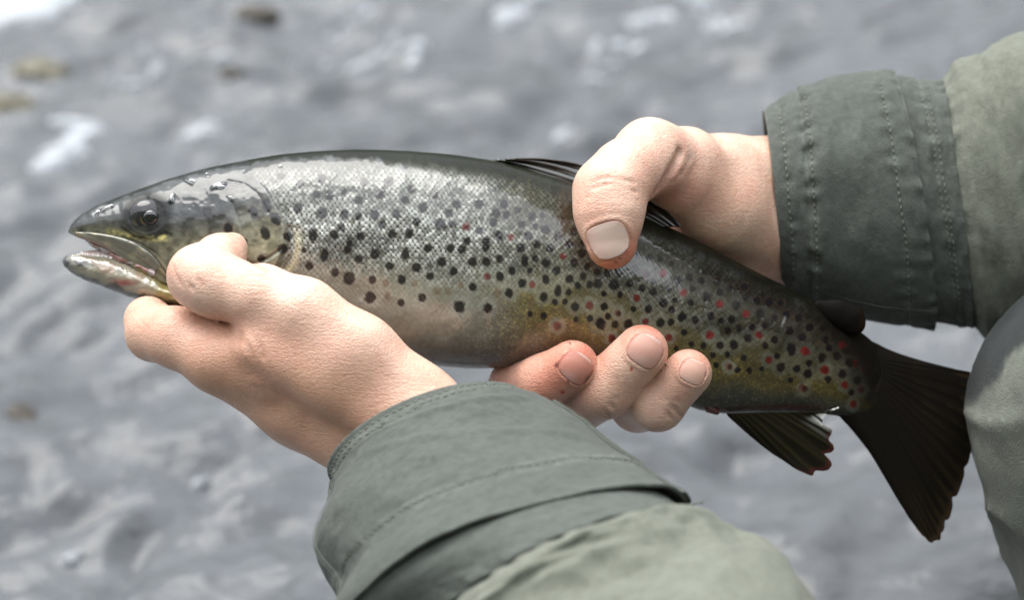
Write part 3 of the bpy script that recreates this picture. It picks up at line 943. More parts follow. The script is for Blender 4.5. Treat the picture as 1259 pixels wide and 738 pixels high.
# --- right sleeve (behind the fish)
RT = Tube([((940, 139), (962, 352), -56, 36, (3, -3)),
           ((985, 109), (1002, 374), -56, 40, (5, -3)),
           ((1040, 98), (1062, 388), -58, 42, (6, -3)),
           ((1098, 91), (1150, 400), -60, 42, (10, -3)),
           ((1157, 93), (1196, 406), -62, 40, (6, -2)),
           ((1205, 72), (1240, 412), -66, 46, (4, 0)),
           ((1265, 40), (1300, 415), -72, 50, (4, 0)),
           ((1420, 10), (1440, 420), -84, 54, (4, 0)),
           ((1580, 0), (1600, 420), -96, 54, (4, 0))])
def disp_cuff_r(T, TH, p):
    a = 1.2 * fbm(T * 1.6, TH * 1.5, 0, 3, 71) * smooth(0, .5, T)
    for ln in (.38, .9, 1.05, 2.6, 2.98):
        a = a + pucker(T, TH, ln, .17, .95, 12, 73)
        a = a - .6 * np.exp(-((T - ln) / .05) ** 2)
    a = a + .9 * smooth(.9, 1.02, T)
    # shallow fold shapes on the flat of the cuff
    for (tc, thc, am, st, sth) in ((1.8, 1.25, 1.6, .5, .22), (1.5, 1.75, -1.4, .35, .3), (2.2, 1.9, 1.2, .25, .35), (1.35, 1.0, 1.1, .16, .5)):
        a = a + am * np.exp(-((T - tc) / st) ** 2 - ((TH - thc) / sth) ** 2)
    return a
def disp_under_r(T, TH, p):
    return .7 * fbm(T * 3, TH * 3, 0, 3, 81) + pucker(T, TH, 3.5, .22, 1.0, 11, 83) - .5 * np.exp(-((T - 3.5) / .05) ** 2) + pucker(T, TH, 4.0, .2, .8, 12, 85)
def disp_sleeve_r(T, TH, p):
    q = T - 4.0
    return -2.0 + 4.4 * smooth(-.05, .45, q) + 1.0 * np.exp(-q / .3) * vnoise(TH * 11, q, 0, 91) * smooth(0, .06, q) \
        + 3.6 * fbm(T * .9 + TH * .3, TH * 1.3 - T * .5, 0, 3, 97) * smooth(0, .8, q)
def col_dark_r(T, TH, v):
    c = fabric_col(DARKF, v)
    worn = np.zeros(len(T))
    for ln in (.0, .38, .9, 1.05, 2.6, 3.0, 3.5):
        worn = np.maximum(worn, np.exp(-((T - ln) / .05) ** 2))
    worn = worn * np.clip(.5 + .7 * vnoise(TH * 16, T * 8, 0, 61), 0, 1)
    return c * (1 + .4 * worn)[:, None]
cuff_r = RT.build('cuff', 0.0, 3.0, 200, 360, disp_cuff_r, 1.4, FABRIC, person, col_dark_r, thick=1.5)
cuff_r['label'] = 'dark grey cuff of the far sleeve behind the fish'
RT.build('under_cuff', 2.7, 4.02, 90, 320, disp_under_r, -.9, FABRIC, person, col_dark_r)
RT.build('sleeve', 4.0, 8.0, 220, 300, disp_sleeve_r, .2, FABRIC, person, col_light)
seg = []
for ln in (.38, 1.04, 2.6):
    seg += seam_line(RT, lambda th, l=ln: l + .01 * np.sin(th * 7), -.1, math.pi + .1, disp_cuff_r, 1.6)
thb = 2.62
tt = np.linspace(1.4, 3.0, 500)
p, _ = RT.surf(tt, np.full(500, thb), disp_cuff_r, 1.6)
seg += [(p[i], p[i + 6]) for i in range(0, 490, 11)]
stitches(seg, cuff_r, r=.36)
seg = []
for ln in (3.5, 3.62):
    seg += seam_line(RT, lambda th, l=ln: l + .01 * np.sin(th * 7), -.1, math.pi + .1, disp_under_r, -.8)
stitches(seg, bpy.data.objects['under_cuff.001'], r=.3)

# trousers: the raised knee at the right edge of the picture
def trousers_f(p):
    f = chain(p, [(KN_L + RIGHT * 2, 66), (KN_L + np.array([40, -130, -45.]), 62), (AN_L, 58)], 14)
    f = smin(f, chain(p, [(KN_L, 66), ((KN_L + HIP_L) / 2, 84), (HIP_L, 100)], 14), 12)
    f = smin(f, chain(p, [(KN_R, 66), ((KN_R + HIP_R) / 2, 84), (HIP_R, 100)], 14), 14)
    f = smin(f, chain(p, [(KN_R, 62), (AN_R, 56)], 14), 12)
    f = smin(f, cone(p, HIP_L + UP * 10, HIP_R + UP * 10, 108, 108), 30)
    d = segdist(p, [P(1199, 430, 20), P(1215, 560, 20), P(1262, 700, 20)])
    rd = np.abs(vnoise(p[:, 0] * .017 + p[:, 2] * .01, p[:, 1] * .034 + p[:, 0] * .012, p[:, 2] * .02, 17))
    f = f - 3.4 * (1 - np.clip(rd * 2.2, 0, 1)) ** 2
    sd_ = segdist(p, [P(1259, 352, 48), P(1238, 392, 60), P(1226, 452, 66), P(1238, 560, 64), P(1290, 720, 40)])
    f = f - .9 * np.exp(-(sd_ / 2.2) ** 2)
    return f + 2.2 * vnoise(p[:, 0] * .02, p[:, 1] * .026, p[:, 2] * .02, 15) + 1.0 * vnoise(p[:, 0] * .07, p[:, 1] * .045, p[:, 2] * .07, 16)
tv, tq = surface_net(trousers_f, (90, -620, -460), (800, 120, 260), 3.2)
px, py = unproject(tv)
tcol = fabric_col(np.array((.135, .145, .12)), tv)
edge_y = 452 + .0 * px + 40 * smooth(1245, 1190, px) + 8 * vnoise(px * .05, py * .05, 0, 19) - 30 * smooth(1230, 1259, px)
wet = smooth(6, -6, py - edge_y)[:, None]
tcol = tcol * (1 - wet) + fabric_col(np.array((.026, .030, .030)), tv) * wet
speck = (vnoise(tv[:, 0] * .55, tv[:, 1] * .55, tv[:, 2] * .55, 33) > .86)[:, None]
tcol = np.where(speck & (wet > .3), np.array((.5, .52, .52)), tcol)
trousers = make_mesh('trousers', world_pts(tv), tq, FABRIC, person, attrs={'col': tcol, 'hp': tv})
for A in (AN_L, AN_R):
    bt = lambda p: smin(cone(p, A + UP * 60, A - UP * 20, 60, 56), cone(p, A - UP * 30, A - RIGHT * 165 - UP * 62, 52, 40), 20)
    bv, bq_ = surface_net(bt, A - 330, A + 200, 6.0)
    make_mesh('boot', world_pts(bv), bq_, mat_plain('boot_rubber', (.03, .035, .03), .5), person)
print('clothes', time.time() - T0)

# ------------------------------------------------------------------ the trout
TOP = [(84, 283), (87, 276), (92, 270), (100, 263), (120, 252), (160, 236), (200, 222), (250, 207), (300, 197), (350, 189), (400, 185), (440, 183), (500, 185),
       (560, 190), (620, 199), (700, 224), (760, 248), (800, 268), (850, 292), (900, 319), (950, 344), (1000, 368), (1030, 388), (1060, 409), (1092, 437)]
BOT = [(84, 286), (87, 288), (95, 292), (110, 297), (140, 308), (165, 322), (200, 347), (225, 370), (260, 390), (300, 402), (400, 427), (470, 442), (540, 451),
       (580, 454), (640, 452), (700, 450), (760, 463), (800, 480), (860, 505), (890, 509), (960, 507), (1030, 511), (1060, 522), (1092, 534)]
THK = [(84, 1.5), (88, 4.5), (95, 7), (110, 9.8), (150, 14), (200, 18), (250, 21), (300, 23.5), (350, 25.5), (400, 27), (500, 29), (600, 29), (700, 27), (800, 22.5),
       (900, 17), (1000, 11.5), (1050, 7.0), (1080, 2.6), (1092, .8)]
xs = np.unique(np.concatenate([np.linspace(84, 100, 30), np.arange(100, 1092.1, 1.15)]))
def curve(pts, x, sig=9):
    xf = np.arange(84, 1092.5, 1.0)
    y = np.interp(xf, *zip(*pts))
    k = np.exp(-.5 * (np.arange(-30, 31) / sig) ** 2); k /= k.sum()
    ys = np.convolve(np.pad(y, 30, 'reflect', reflect_type='odd'), k, 'valid')
    b = smooth(95, 130, xf)
    return np.interp(x, xf, y * (1 - b) + ys * b)
def f_top(x): return curve(TOP, x)
def f_bot(x): return curve(BOT, x)
def f_thk(x): return curve(THK, x)
def f_axis_w(x): return -24 * smooth(640, 1120, np.asarray(x, float)) ** 1.3
def side_w(px, py):
    """depth of the fish's near side at a point of the side view"""
    T_, B_, t = f_top(px), f_bot(px), f_thk(px)
    q = np.clip((py - (T_ + B_) / 2) / ((B_ - T_) / 2), -1, 1)
    return f_axis_w(px) + t * np.power(1 - q * q, .46)

GILL = [(312, 214), (330, 232), (345, 257), (355, 280), (354, 300), (346, 322), (330, 350), (300, 385), (290, 404)]
def gill_x(py):
    ys_, xs_ = [g[1] for g in GILL], [g[0] for g in GILL]
    return np.interp(py, [150] + ys_, [286] + xs_)

SPOTS = """346,217 370,227 396,220 420,211,f 389,239 405,240 422,235 448,224 478,223 441,246 467,239 367,256,b 396,262,b 424,263 460,264,b 487,263 411,289 443,291 482,288
385,289,t 327,287,g 329,254,g 313,262,g 354,291 407,196,f 466,199,f 497,208,f 441,266,s 374,308,s 380,327 399,314,t 427,307 441,319 461,313,b 412,335 429,342,b 458,344 479,327 498,313,t
526,305 494,344 512,329 529,340 455,366,b 493,372 519,366 474,348,n 476,363,n 510,349,n 538,357,n 535,240 561,251 589,251 620,251 541,276,b 556,276 512,273 573,279,r 589,284 607,274
614,290 628,292,r 650,290 686,290 506,232 654,266 641,276 623,264 503,287 598,297 554,305 543,322 558,334 568,306 581,322 597,303,t 598,322 614,318 599,340,r 615,340 630,333 645,321,t
671,323 692,315,r 684,333 658,318,s 581,353 642,348 654,350,r 671,344 626,360 686,358,t 668,365 565,377,h 600,379,h 688,383,n 685,401,r 653,370,n 612,360,n 566,351,n 551,358,n
706,323 717,340 700,343 735,349 755,350,b 707,377 725,376,r 743,377 721,360,n 759,385,d 738,398,b 773,398 794,396,r 752,416,r 713,408,n 774,349 794,337,d 815,336,r 783,367,r 815,372 797,380
803,359 812,397 837,391 822,415,r 834,345 847,341 840,360,r 869,365 885,374,r 839,389 855,394 874,389 905,376 900,393 917,386,r 935,385 952,391 967,387 873,412,r 933,412,r 882,347 897,355
915,353 970,407 952,418 920,416 902,424 885,425 986,415 973,430,t 995,403 982,391 931,434,n 945,443,r 960,452 980,454 994,460 990,432,r 896,451,d 988,478,d 1014,455,r 1038,473,r
1036,424,r 1051,447,r 1044,446 1035,460 1015,418 1005,422,n 1030,438 1049,497,r 1058,479,d 1006,470,n 1079,471,r 1062,454,d 1072,463 1054,468 850,372,s 862,380,n 822,356,s 865,402,n
660,300 676,305 640,305 700,300 715,312 735,335 760,335 670,282 690,270 705,285 725,350,s 862,345 930,370 945,372 960,372 300,298 282,282,g 255,262,g 1010,440 1020,428 1040,432 1064,440
574,296 552,262 520,255 498,246 610,262 636,258 420,280 430,300,s 470,276 340,270,g 348,306 322,318"""
SP = []
_spr = np.random.RandomState(12)
for tok in SPOTS.split():
    q = tok.split(',')
    SP.append((float(q[0]), float(q[1]), q[2] if len(q) > 2 else 'k'))

for _ in range(4000):      # the smaller, fainter spots between the ones one can count
    x_ = _spr.uniform(400, 1070); n_q = _spr.uniform(.10, .74)
    y_ = f_top(np.array([x_]))[0] * (1 - n_q) + f_bot(np.array([x_]))[0] * n_q
    if n_q < .2 + .25 * (x_ < 560) or (x_ < 640 and n_q > .55):
        continue
    if min(math.hypot(x_ - q[0], y_ - q[1]) for q in SP) > 12 + 5 * (x_ < 640):
        SP.append((x_, y_, 's'))
def fish_fields(px, py, T_, B_):
    """pigment (with shade painted in at the tail), silveriness and relief (mm) by place on the fish's side"""
    n = (py - T_) / np.maximum(B_ - T_, 1)
    mid = (T_ + B_) / 2
    lum = fbm(px * .02, py * .02, 0, 4, 101)
    fine = fbm(px * .33, py * .33, 0, 3, 103)
    L = lambda *c: np.array(c)
    def ramp(stops):
        pos = [s[0] for s in stops]
        return np.stack([np.interp(n + .02 * lum, pos, [s[1][k] for s in stops]) for k in range(3)], -1)
    front = .86 * ramp([(0, L(.010, .012, .007)), (.06, L(.017, .019, .012)), (.11, L(.06, .063, .053)), (.30, L(.060, .062, .052)), (.50, L(.070, .070, .055)), (.62, L(.27, .27, .21)), (.72, L(.40, .40, .33)), (.84, L(.33, .33, .275)), (.93, L(.19, .19, .168)), (1, L(.14, .14, .125))])
    midb = ramp([(0, L(.009, .010, .005)), (.14, L(.016, .016, .007)), (.22, L(.038, .036, .025)), (.47, L(.050, .047, .030)), (.65, L(.15, .125, .047)), (.80, L(.165, .132, .043)), (.92, L(.11, .10, .075)), (1, L(.09, .082, .07))])
    rear = ramp([(0, L(.006, .006, .004)), (.18, L(.008, .007, .005)), (.34, L(.030, .026, .015)), (.6, L(.062, .053, .023)), (.78, L(.095, .075, .024)), (.88, L(.058, .056, .038)), (1, L(.045, .046, .037))])
    a = smooth(540, 690, px + 30 * lum)[..., None]; b = smooth(740, 960, px + 30 * lum)[..., None]
    c = front * (1 - a) + midb * a
    c = c * (1 - b) + rear * b
    c = c * (1 - .6 * smooth(1000, 1068, px + 12 * lum - 30 * (n - .5)))[..., None]  # rear darkened: dark pigment mixed with the angler's shade
    # head
    hx = gill_x(py) - px
    head = smooth(-2, 2, hx)
    hn = np.clip(n, 0, 1.2)
    hc = np.stack([np.interp(hn + .03 * lum, [0, .08, .3, .5, .66, .85, 1], v) for v in
                   ((.02, .028, .034, .06, .16, .28, .26), (.022, .031, .037, .06, .155, .27, .25), (.02, .031, .038, .052, .11, .19, .19))], -1)
    gold = np.exp(-(((px - 330) / 38) ** 2 + ((py - 312) / 42) ** 2)) + .7 * np.exp(-(((px - 250) / 45) ** 2 + ((py - 310) / 22) ** 2))
    hc = hc * (1 - .75 * np.clip(gold, 0, 1))[..., None] + L(.36, .345, .23) * (.75 * np.clip(gold, 0, 1))[..., None]
    d, t = polydist(px, py, [(134, 285), (160, 290), (185, 293), (206, 292)])
    k = np.exp(-(d / 3.6) ** 2) * np.clip(.7 + .9 * fbm(px * .25, py * .3, 0, 2, 105), 0, 1)
    hc = hc * (1 - k)[..., None] + L(.50, .44, .17) * k[..., None]
    d, t = polydist(px, py, [(150, 279), (165, 290), (185, 294), (203, 285), (210, 288)])
    k = .85 * np.exp(-(d / 2.4) ** 2)
    hc = hc * (1 - k)[..., None] + L(.01, .01, .009) * k[..., None]
    k = .35 * smooth(.35, .9, fbm(px * .05, py * .05, 0, 4, 109))
    hc = hc * (1 - k)[..., None] + L(.03, .03, .025) * k[..., None]
    hc = hc * (1 + .45 * np.clip(fbm(px * .12, py * .14, 0, 4, 155), -1, 1))[..., None]
    c = c * (1 - head)[..., None] + hc * head[..., None]
    k = .8 * smooth(31, 23, np.hypot((px - 180) / 1.06, py - 265)) * head
    c = c * (1 - k)[..., None] + L(.022, .023, .022) * k[..., None]
    # cream skin fold and fin base just behind the gill cover
    d, t = polydist(px, py, [(366, 286), (367, 305), (362, 322), (352, 336)])
    k = np.exp(-(d / 5.0) ** 2)
    c = c * (1 - k)[..., None] + L(.52, .48, .30) * k[..., None]
    k = .8 * np.exp(-((px - 363) / 9.0) ** 2 - ((py - 281) / 4.5) ** 2)
    c = c * (1 - k)[..., None] + L(.13, .085, .05) * k[..., None]
    # scales: interleaved rows, each pale in the middle with a dark gap; on the tail they are small
    body_m = smooth(-10, 6, -hx) 
    wx = 2.4 * vnoise(px * .05, py * .05, 0, 111) + 1.1 * vnoise(px * .16, py * .16, 0, 112); wy = 2.4 * vnoise(px * .05, py * .05, 0, 113) + 1.1 * vnoise(px * .16, py * .16, 0, 114)
    ang = np.arctan(np.gradient(mid, axis=0) / np.maximum(np.gradient(px, axis=0), .2)) if px.ndim == 2 else 0
    pu = px + wx; qv = (py - mid) + wy
    size = 1.0 - .25 * smooth(700, 1000, px)
    best = np.full(px.shape, 9.0); fall = np.zeros(px.shape)
    A_, Q_ = 7.0, 7.8
    for (ox, oy) in ((0, 0), (.5, .5)):
        iu = np.round(pu / (A_ * .92) - ox); iv = np.round(qv / Q_ - oy)
        du = pu - (iu + ox) * A_ * .92; dv = qv - (iv + oy) * Q_
        dd = (du / (A_ * .37)) ** 2 + (dv / (Q_ * .44)) ** 2
        hsh = _hash(iu.astype(np.int64), iv.astype(np.int64), np.full(px.shape, int(ox * 2), np.int64), 7)
        m = dd < best
        fall = np.where(m, hsh, fall); best = np.where(m, dd, best)
    dome = np.clip(1 - best, 0, 1)
    vis = body_m * smooth(.05, .13, n) * smooth(.92, .62, n + .1 * smooth(500, 800, px) * 0) * (1 - .35 * smooth(820, 1000, px)) * (1 - smooth(1030, 1080, px))
    band = vis * smooth(.70, .48, n)
    k = band * (np.clip(dome * 1.6, 0, 1) * (.2 + 1.1 * fall) - .7 * (1 - np.clip(dome * 2.6, 0, 1)))
    k = k * (1 - .62 * smooth(.44, .2, n)) * (1 - .5 * a[..., 0]) * (1 - .72 * b[..., 0])
    pale = (L(.60, .61, .56) * (1 - a) + L(.36, .345, .27) * a) * (1 - .35 * b)
    c = np.where(k[..., None] > 0, c * (1 - .7 * k[..., None]) + pale * (.7 * k[..., None]), c * (1 + k[..., None] * 1.3))
    dm = smooth(.1, .8, fbm(px * .022, py * .03, 0, 3, 119)) * body_m * smooth(.2, .35, n) * smooth(.62, .5, n)
    c = c * (1 - .5 * dm)[..., None]
    # yellow-green speckle of the lower flank and the back
    sp_ = smooth(.1, .8, vnoise(px * .8, py * .8, 0, 121) + .35 * vnoise(px * .27, py * .27, 0, 123)) * body_m
    c = c * (1 + (.9 * sp_ - .22)[..., None] * (smooth(.5, .7, n) * smooth(540, 640, px) + .9 * smooth(.22, .05, n) * smooth(520, 640, px))[..., None] * L(1.0, .95, .55))
    # the pigment spots
    dk = np.zeros(px.shape); halo = np.zeros(px.shape); red = np.zeros(px.shape); brn = np.zeros(px.shape); faint = np.zeros(px.shape)
    for i, (sx, sy, kind) in enumerate(SP):
        r = {'k': 5.5, 'b': 7.2, 't': 6.2, 's': 4.1, 'f': 5.2, 'g': 7.6, 'r': 5.0, 'd': 5.0, 'n': 4.8, 'h': 6.6}[kind] * (.9 + .25 * ((i * 37) % 11) / 11)
        x0, x1 = np.searchsorted(xs, (sx - 22, sx + 22))
        if px.ndim == 2:
            sl = (slice(x0, x1), slice(None))
        X, Y = px[sl] - sx, py[sl] - sy
        if kind == 't':
            X = X * 1.2; Y = Y * .72
        elif kind == 'g':
            X = X * 1.1 - Y * .25; Y = Y * .85
        else:
            Y = Y * .92
        q = np.hypot(X, Y) * (1 + .16 * vnoise(px[sl] * .26, py[sl] * .26, i * 3.1, 131) + .14 * vnoise(px[sl] * .7, py[sl] * .7, i, 133))
        core = smooth(r * 1.08, r * .72, q)
        if kind == 'n':
            brn[sl] = np.maximum(brn[sl], .6 * core)
        elif kind == 'f':
            faint[sl] = np.maximum(faint[sl], .6 * core)
        elif kind in 'rd':
            red[sl] = np.maximum(red[sl], core * (.95 if kind == 'r' else .55))
            if kind == 'd' or (i % 3 == 0):
                dk[sl] = np.maximum(dk[sl], smooth(r * .9, r * .4, np.hypot(X - r * .35, Y - r * .1)) * (.8 if kind == 'd' else .45))
        else:
            dk[sl] = np.maximum(dk[sl], core)
        hs = 1.0 if kind == 'h' else (.75 if kind in 'rd' else (.55 if kind in 'kbt' else 0))
        hs = hs * (.35 + .65 * float(np.interp(sx, [380, 480, 560, 1060, 1100], [0, .2, 1, .75, .2]))) * float(np.interp((sy - np.interp(sx, xs, f_top(xs))) / (np.interp(sx, xs, f_bot(xs)) - np.interp(sx, xs, f_top(xs))), [.2, .45, .6], [0, .5, 1]))
        halo[sl] = np.maximum(halo[sl], hs * smooth(r * 2.35, r * 1.5, q + 1.3 * vnoise(px[sl] * .3, py[sl] * .3, 0, 137)))
    hcol = L(.34, .36, .32)
    hk = (.52 * halo)[..., None] * (1 - .6 * smooth(760, 1000, px))[..., None]
    c = c * (1 - hk) + hcol * hk
    def over(c, k, col):
        k = np.clip(k, 0, 1)[..., None]
        return c * (1 - k) + np.asarray(col) * k
    c = over(c, brn * (1 - .8 * smooth(640, 760, px)), (.13, .085, .045)); c = over(c, faint, (.07, .075, .08))
    ring = np.clip(dk * 4, 0, 1) * (1 - dk)
    c = over(c, ring * .5, (.10, .045, .025))
    c = over(c, red * (.80 + .15 * smooth(620, 800, px)), (.125, .007, .007)); c = over(c, dk * .96, (.008, .0065, .007))
    # dark blotch beside the thumb, orange flush low on the belly, blood on the vent
    k = .85 * np.exp(-((px - 696) / 12) ** 2 - ((py - 262) / 30) ** 2)
    c = over(c, k * np.clip(.8 + .5 * fine, 0, 1), (.045, .028, .016))
    k = .5 * np.exp(-((px - 690) / 60) ** 2 - ((py - 425) / 14) ** 2)
    c = over(c, k * np.clip(.7 + .7 * lum, 0, 1), (.19, .085, .03))
    k = .8 * np.exp(-((px - 880) / 12) ** 2 - ((py - 507) / 4) ** 2) + .45 * np.exp(-((px - 960) / 50) ** 2 - ((py - 502) / 3.5) ** 2)
    c = over(c, k, (.16, .03, .025))
    c = c * (1 + .10 * fine + .10 * lum)[..., None]
    fade = smooth(1000, 1078, px + 10 * lum - 60 * (n - .5))  # towards the tail: dark pigment plus the angler's shade put into colour
    c = c * (1 - fade)[..., None] + L(.0085, .0068, .005) * fade[..., None]
    # silver
    met = np.clip(.26 * body_m * smooth(.05, .16, n) * smooth(1.0, .8, n) * (1 - .55 * a[..., 0]) * (1 - .8 * b[..., 0]) + .25 * head * smooth(.3, .6, n), 0, 1)
    met = met * (1 - .7 * smooth(.4, .22, n) * body_m)
    met = met * (1 - np.clip(dk + red + brn, 0, 1)) * (1 - fade)
    # a film of water lies on the upper flank and the head; the ridge of the back and the tail end are only damp
    edge = np.interp(px, [84, 360, 440, 520, 600, 700, 800, 960, 1100], [.015, .02, .03, .07, .12, .19, .12, .22, .3]) + .015 * fbm(px * .12, py * .12, 0, 3, 145)
    low = np.interp(px, [84, 700, 740, 790, 850, 960, 985], [2, 2, .5, .40, .38, .33, .0]) + .03 * fbm(px * .1, py * .1, 0, 3, 147)
    wet = smooth(0, .025, n - edge) * (.14 + .70 * smooth(.03, -.03, n - low)) * (1 - .8 * smooth(960, 1010, px))
    wet = np.clip(wet * (.52 + .48 * smooth(640, 760, px)) + .04, 0, 1)
    wet = wet * (1 - .8 * smooth(36, 24, np.hypot((px - 180) / 1.06, py - 265)))
    # relief
    h = .15 * vis * (.45 + .55 * smooth(.15, .4, n)) * (dome - .35) * (1 + .7 * (fall - .5))
    h = h + .12 * vis * smooth(.6, .2, n) * (fall - .5) * np.clip(dome * 3, 0, 1)
    h = h + .45 * fbm(px * .035, py * .03, 0, 3, 141) * body_m
    h = h * (1 - .8 * smooth(740, 790, px) * smooth(.35, .8, wet))
    # gill cover stands proud of the shoulder; plates of the cheek
    h = h + 1.5 * smooth(0, 5, hx) * smooth(120, 20, hx) * smooth(.10, .25, n)
    d, t = polydist(px, py, [(272, 240), (286, 250), (294, 275), (292, 305), (280, 335)])
    h = h - .4 * np.exp(-(d / 2.6) ** 2) * smooth(0, .15, t)
    d, t = polydist(px, py, [(280, 222), (300, 226), (318, 240), (330, 262)])
    h = h - .35 * np.exp(-(d / 2.0) ** 2)
    d, t = polydist(px, py, [(352, 303), (330, 318), (306, 326)])
    h = h - .7 * np.exp(-(d / 2.0) ** 2) * head
    d, t = polydist(px, py, [(354, 282), (357, 300), (350, 322), (338, 344)])
    h = h - 1.1 * np.exp(-((d - 3) / 3.0) ** 2) * (1 - head)
    # orbit round the eye, nostril, wet grooves of the snout
    de = np.hypot((px - 180) / 1.06, py - 265)
    h = h - .3 * smooth(24, 19, de)
    for pts, am, w_ in (([(118, 263), (126, 258), (136, 254)], -1.2, 2.0), ([(130, 249), (150, 243), (160, 240)], -.9, 1.7), ([(210, 248), (214, 240)], .9, 2.0),
                        ([(228, 222), (236, 226)], .8, 1.8), ([(150, 292), (172, 300), (192, 312), (206, 330)], -.5, 1.8), ([(262, 232), (276, 226)], .8, 2.5)):
        d, t = polydist(px, py, pts)
        h = h + am * np.exp(-(d / w_) ** 2)
    h = h + .9 * fbm(px * .05, py * .06, 0, 3, 151) * head * smooth(.5, .15, n) * .5
    d, t = polydist(px, py, [(560, 188), (1000, 370)])
    return c, met, h, wet

NS, FS = 330, 70
phi_n = np.linspace(math.pi / 2 + .10, -math.pi / 2 - .10, NS)
phi_f = np.linspace(-math.pi / 2 - .10, -3 * math.pi / 2 + .10, FS + 2)[1:-1]
phi = np.concatenate([phi_n, phi_f])
X = np.repeat(xs[:, None], len(phi), 1)
T_, B_, TK = f_top(xs)[:, None], f_bot(xs)[:, None], f_thk(xs)[:, None]
cph, sph = np.cos(phi)[None], np.sin(phi)[None]
Y = (T_ + B_) / 2 - (B_ - T_) / 2 * sph
W = f_axis_w(xs)[:, None] + TK * np.sign(cph) * np.abs(cph) ** .92
fv = P(X, Y, W)
fc, fm, fh, fw = fish_fields(X, Y, np.broadcast_to(T_, X.shape), np.broadcast_to(B_, X.shape))
fn = grid_normals(fv, True)
cen = fv.mean(1, keepdims=True)
if ((fv - cen) * fn).sum() < 0:
    fn = -fn
taper = smooth(84, 100, X)
fade = np.abs(cph) ** .35
fv = fv + fn * (fh * taper * fade)[..., None]
nu, nv = fv.shape[:2]
fv2 = fv.reshape(-1, 3)
faces = grid_faces(nu, nv, True)
cx = X.ravel()[faces].mean(1); cy = Y.ravel()[faces].mean(1)
ishead = gill_x(cy) > cx
e1 = fv2[faces[:, 1]] - fv2[faces[:, 0]]; e2 = fv2[faces[:, 3]] - fv2[faces[:, 0]]
if (np.cross(e1, e2) * fn.reshape(-1, 3)[faces[:, 0]]).sum() < 0:
    faces = faces[:, ::-1]
trout = empty('trout', Vector(world_pts(P(560, 452, 0))), 'spotted brown trout with red and black spots held above the water in two hands', 'fish')
def sub(name, sel, extra=None):
    F = faces[sel]
    u, inv = np.unique(F, return_inverse=True)
    return make_mesh(name, world_pts(fv2[u]), inv.reshape(F.shape), FISH, trout,
                     attrs={'col': fc.reshape(-1, 3)[u], 'gloss': fm.ravel()[u], 'wet': fw.ravel()[u], 'hp': fv2[u]})
fbody = sub('body', ~ishead); fhead = sub('head', ishead)
print('fish', time.time() - T0)

def slab(name, top, bot, thk, colf, mat, parent, x0, x1, n=160, m=64, wfun=None, relief=None, power=.8):
    """a solid swept along the fish from an upper edge, a lower edge and a half thickness"""
    x = np.linspace(x0, x1, n)
    T = np.interp(x, *zip(*top))[:, None]; B = np.interp(x, *zip(*bot))[:, None]; K = np.interp(x, *zip(*thk))[:, None]
    ph = np.linspace(0, 2 * math.pi, m, endpoint=False)[None]
    Yg = (T + B) / 2 - (B - T) / 2 * np.sin(ph)
    Xg = np.repeat(x[:, None], m, 1)
    Wg = (0 if wfun is None else wfun(x)[:, None]) + K * np.sign(np.cos(ph)) * np.abs(np.cos(ph)) ** power
    p = P(Xg, Yg, Wg)
    N = grid_normals(p, True)
    if ((p - p.mean(1, keepdims=True)) * N).sum() < 0:
        N = -N
    if relief is not None:
        p = p + N * relief(Xg, Yg)[..., None]
    F = grid_faces(n, m, True)
    v = p.reshape(-1, 3)
    caps = [np.array([[0 * m + j, 0 * m + (j + 1) % m, len(v)] for j in range(m)]), np.array([[(n - 1) * m + (j + 1) % m, (n - 1) * m + j, len(v) + 1] for j in range(m)])]
    col = colf(np.append(Xg.ravel(), [x0, x1]), np.append(Yg.ravel(), [T[0, 0], T[-1, 0]]))
    v = np.vstack([v, p[0].mean(0), p[-1].mean(0)])
    e1 = v[F[:, 1]] - v[F[:, 0]]; e2 = v[F[:, 3]] - v[F[:, 0]]
    if (np.cross(e1, e2) * N.reshape(-1, 3)[F[:, 0]]).sum() < 0:
        F = F[:, ::-1]; caps = [c[:, ::-1] for c in caps]
    return make_mesh(name, world_pts(v), [F] + caps, mat, parent, attrs={'col': col, 'hp': v, 'gloss': np.full(len(v), .1), 'wet': np.full(len(v), .8)})

def mixc(c, k, col):
    k = np.clip(k, 0, 1)[:, None]
    return c * (1 - k) + np.asarray(col) * k
def jaw_col(px, py):
    c = np.tile((.30, .275, .205), (len(px), 1)).astype(float)
    n = fbm(px * .07, py * .09, 0, 4, 161)
    T = np.interp(px, [78, 100, 130, 155, 205], [318, 311, 314, 320, 345]); B = np.interp(px, [78, 85, 120, 170, 215, 250], [321, 335, 351, 369, 379, 388])
    q = (py - T) / (B - T)
    c = mixc(c, smooth(.2, .7, n) * .45, (.36, .22, .17))
    c = mixc(c, .9 * np.exp(-((px - 152) / 14) ** 2 - ((py - 348) / 4) ** 2), (.33, .07, .06))
    c = mixc(c, smooth(175, 205, px + 12 * n), (.23, .19, .06))
    c = mixc(c, .9 * np.exp(-(((px - 100) / 16) ** 2 + ((py - 324) / 6) ** 2)) + .8 * smooth(92, 80, px), (.03, .032, .035))
    c = mixc(c, .92 * smooth(.74, .92, q + .12 * n), (.045, .042, .03))
    c = mixc(c, .7 * smooth(.12, .0, q) * (px > 95), (.68, .66, .66))
    c = mixc(c, .8 * np.exp(-((px - 147) / 5) ** 2 - ((py - 331) / 4) ** 2), (.08, .07, .06))
    return c
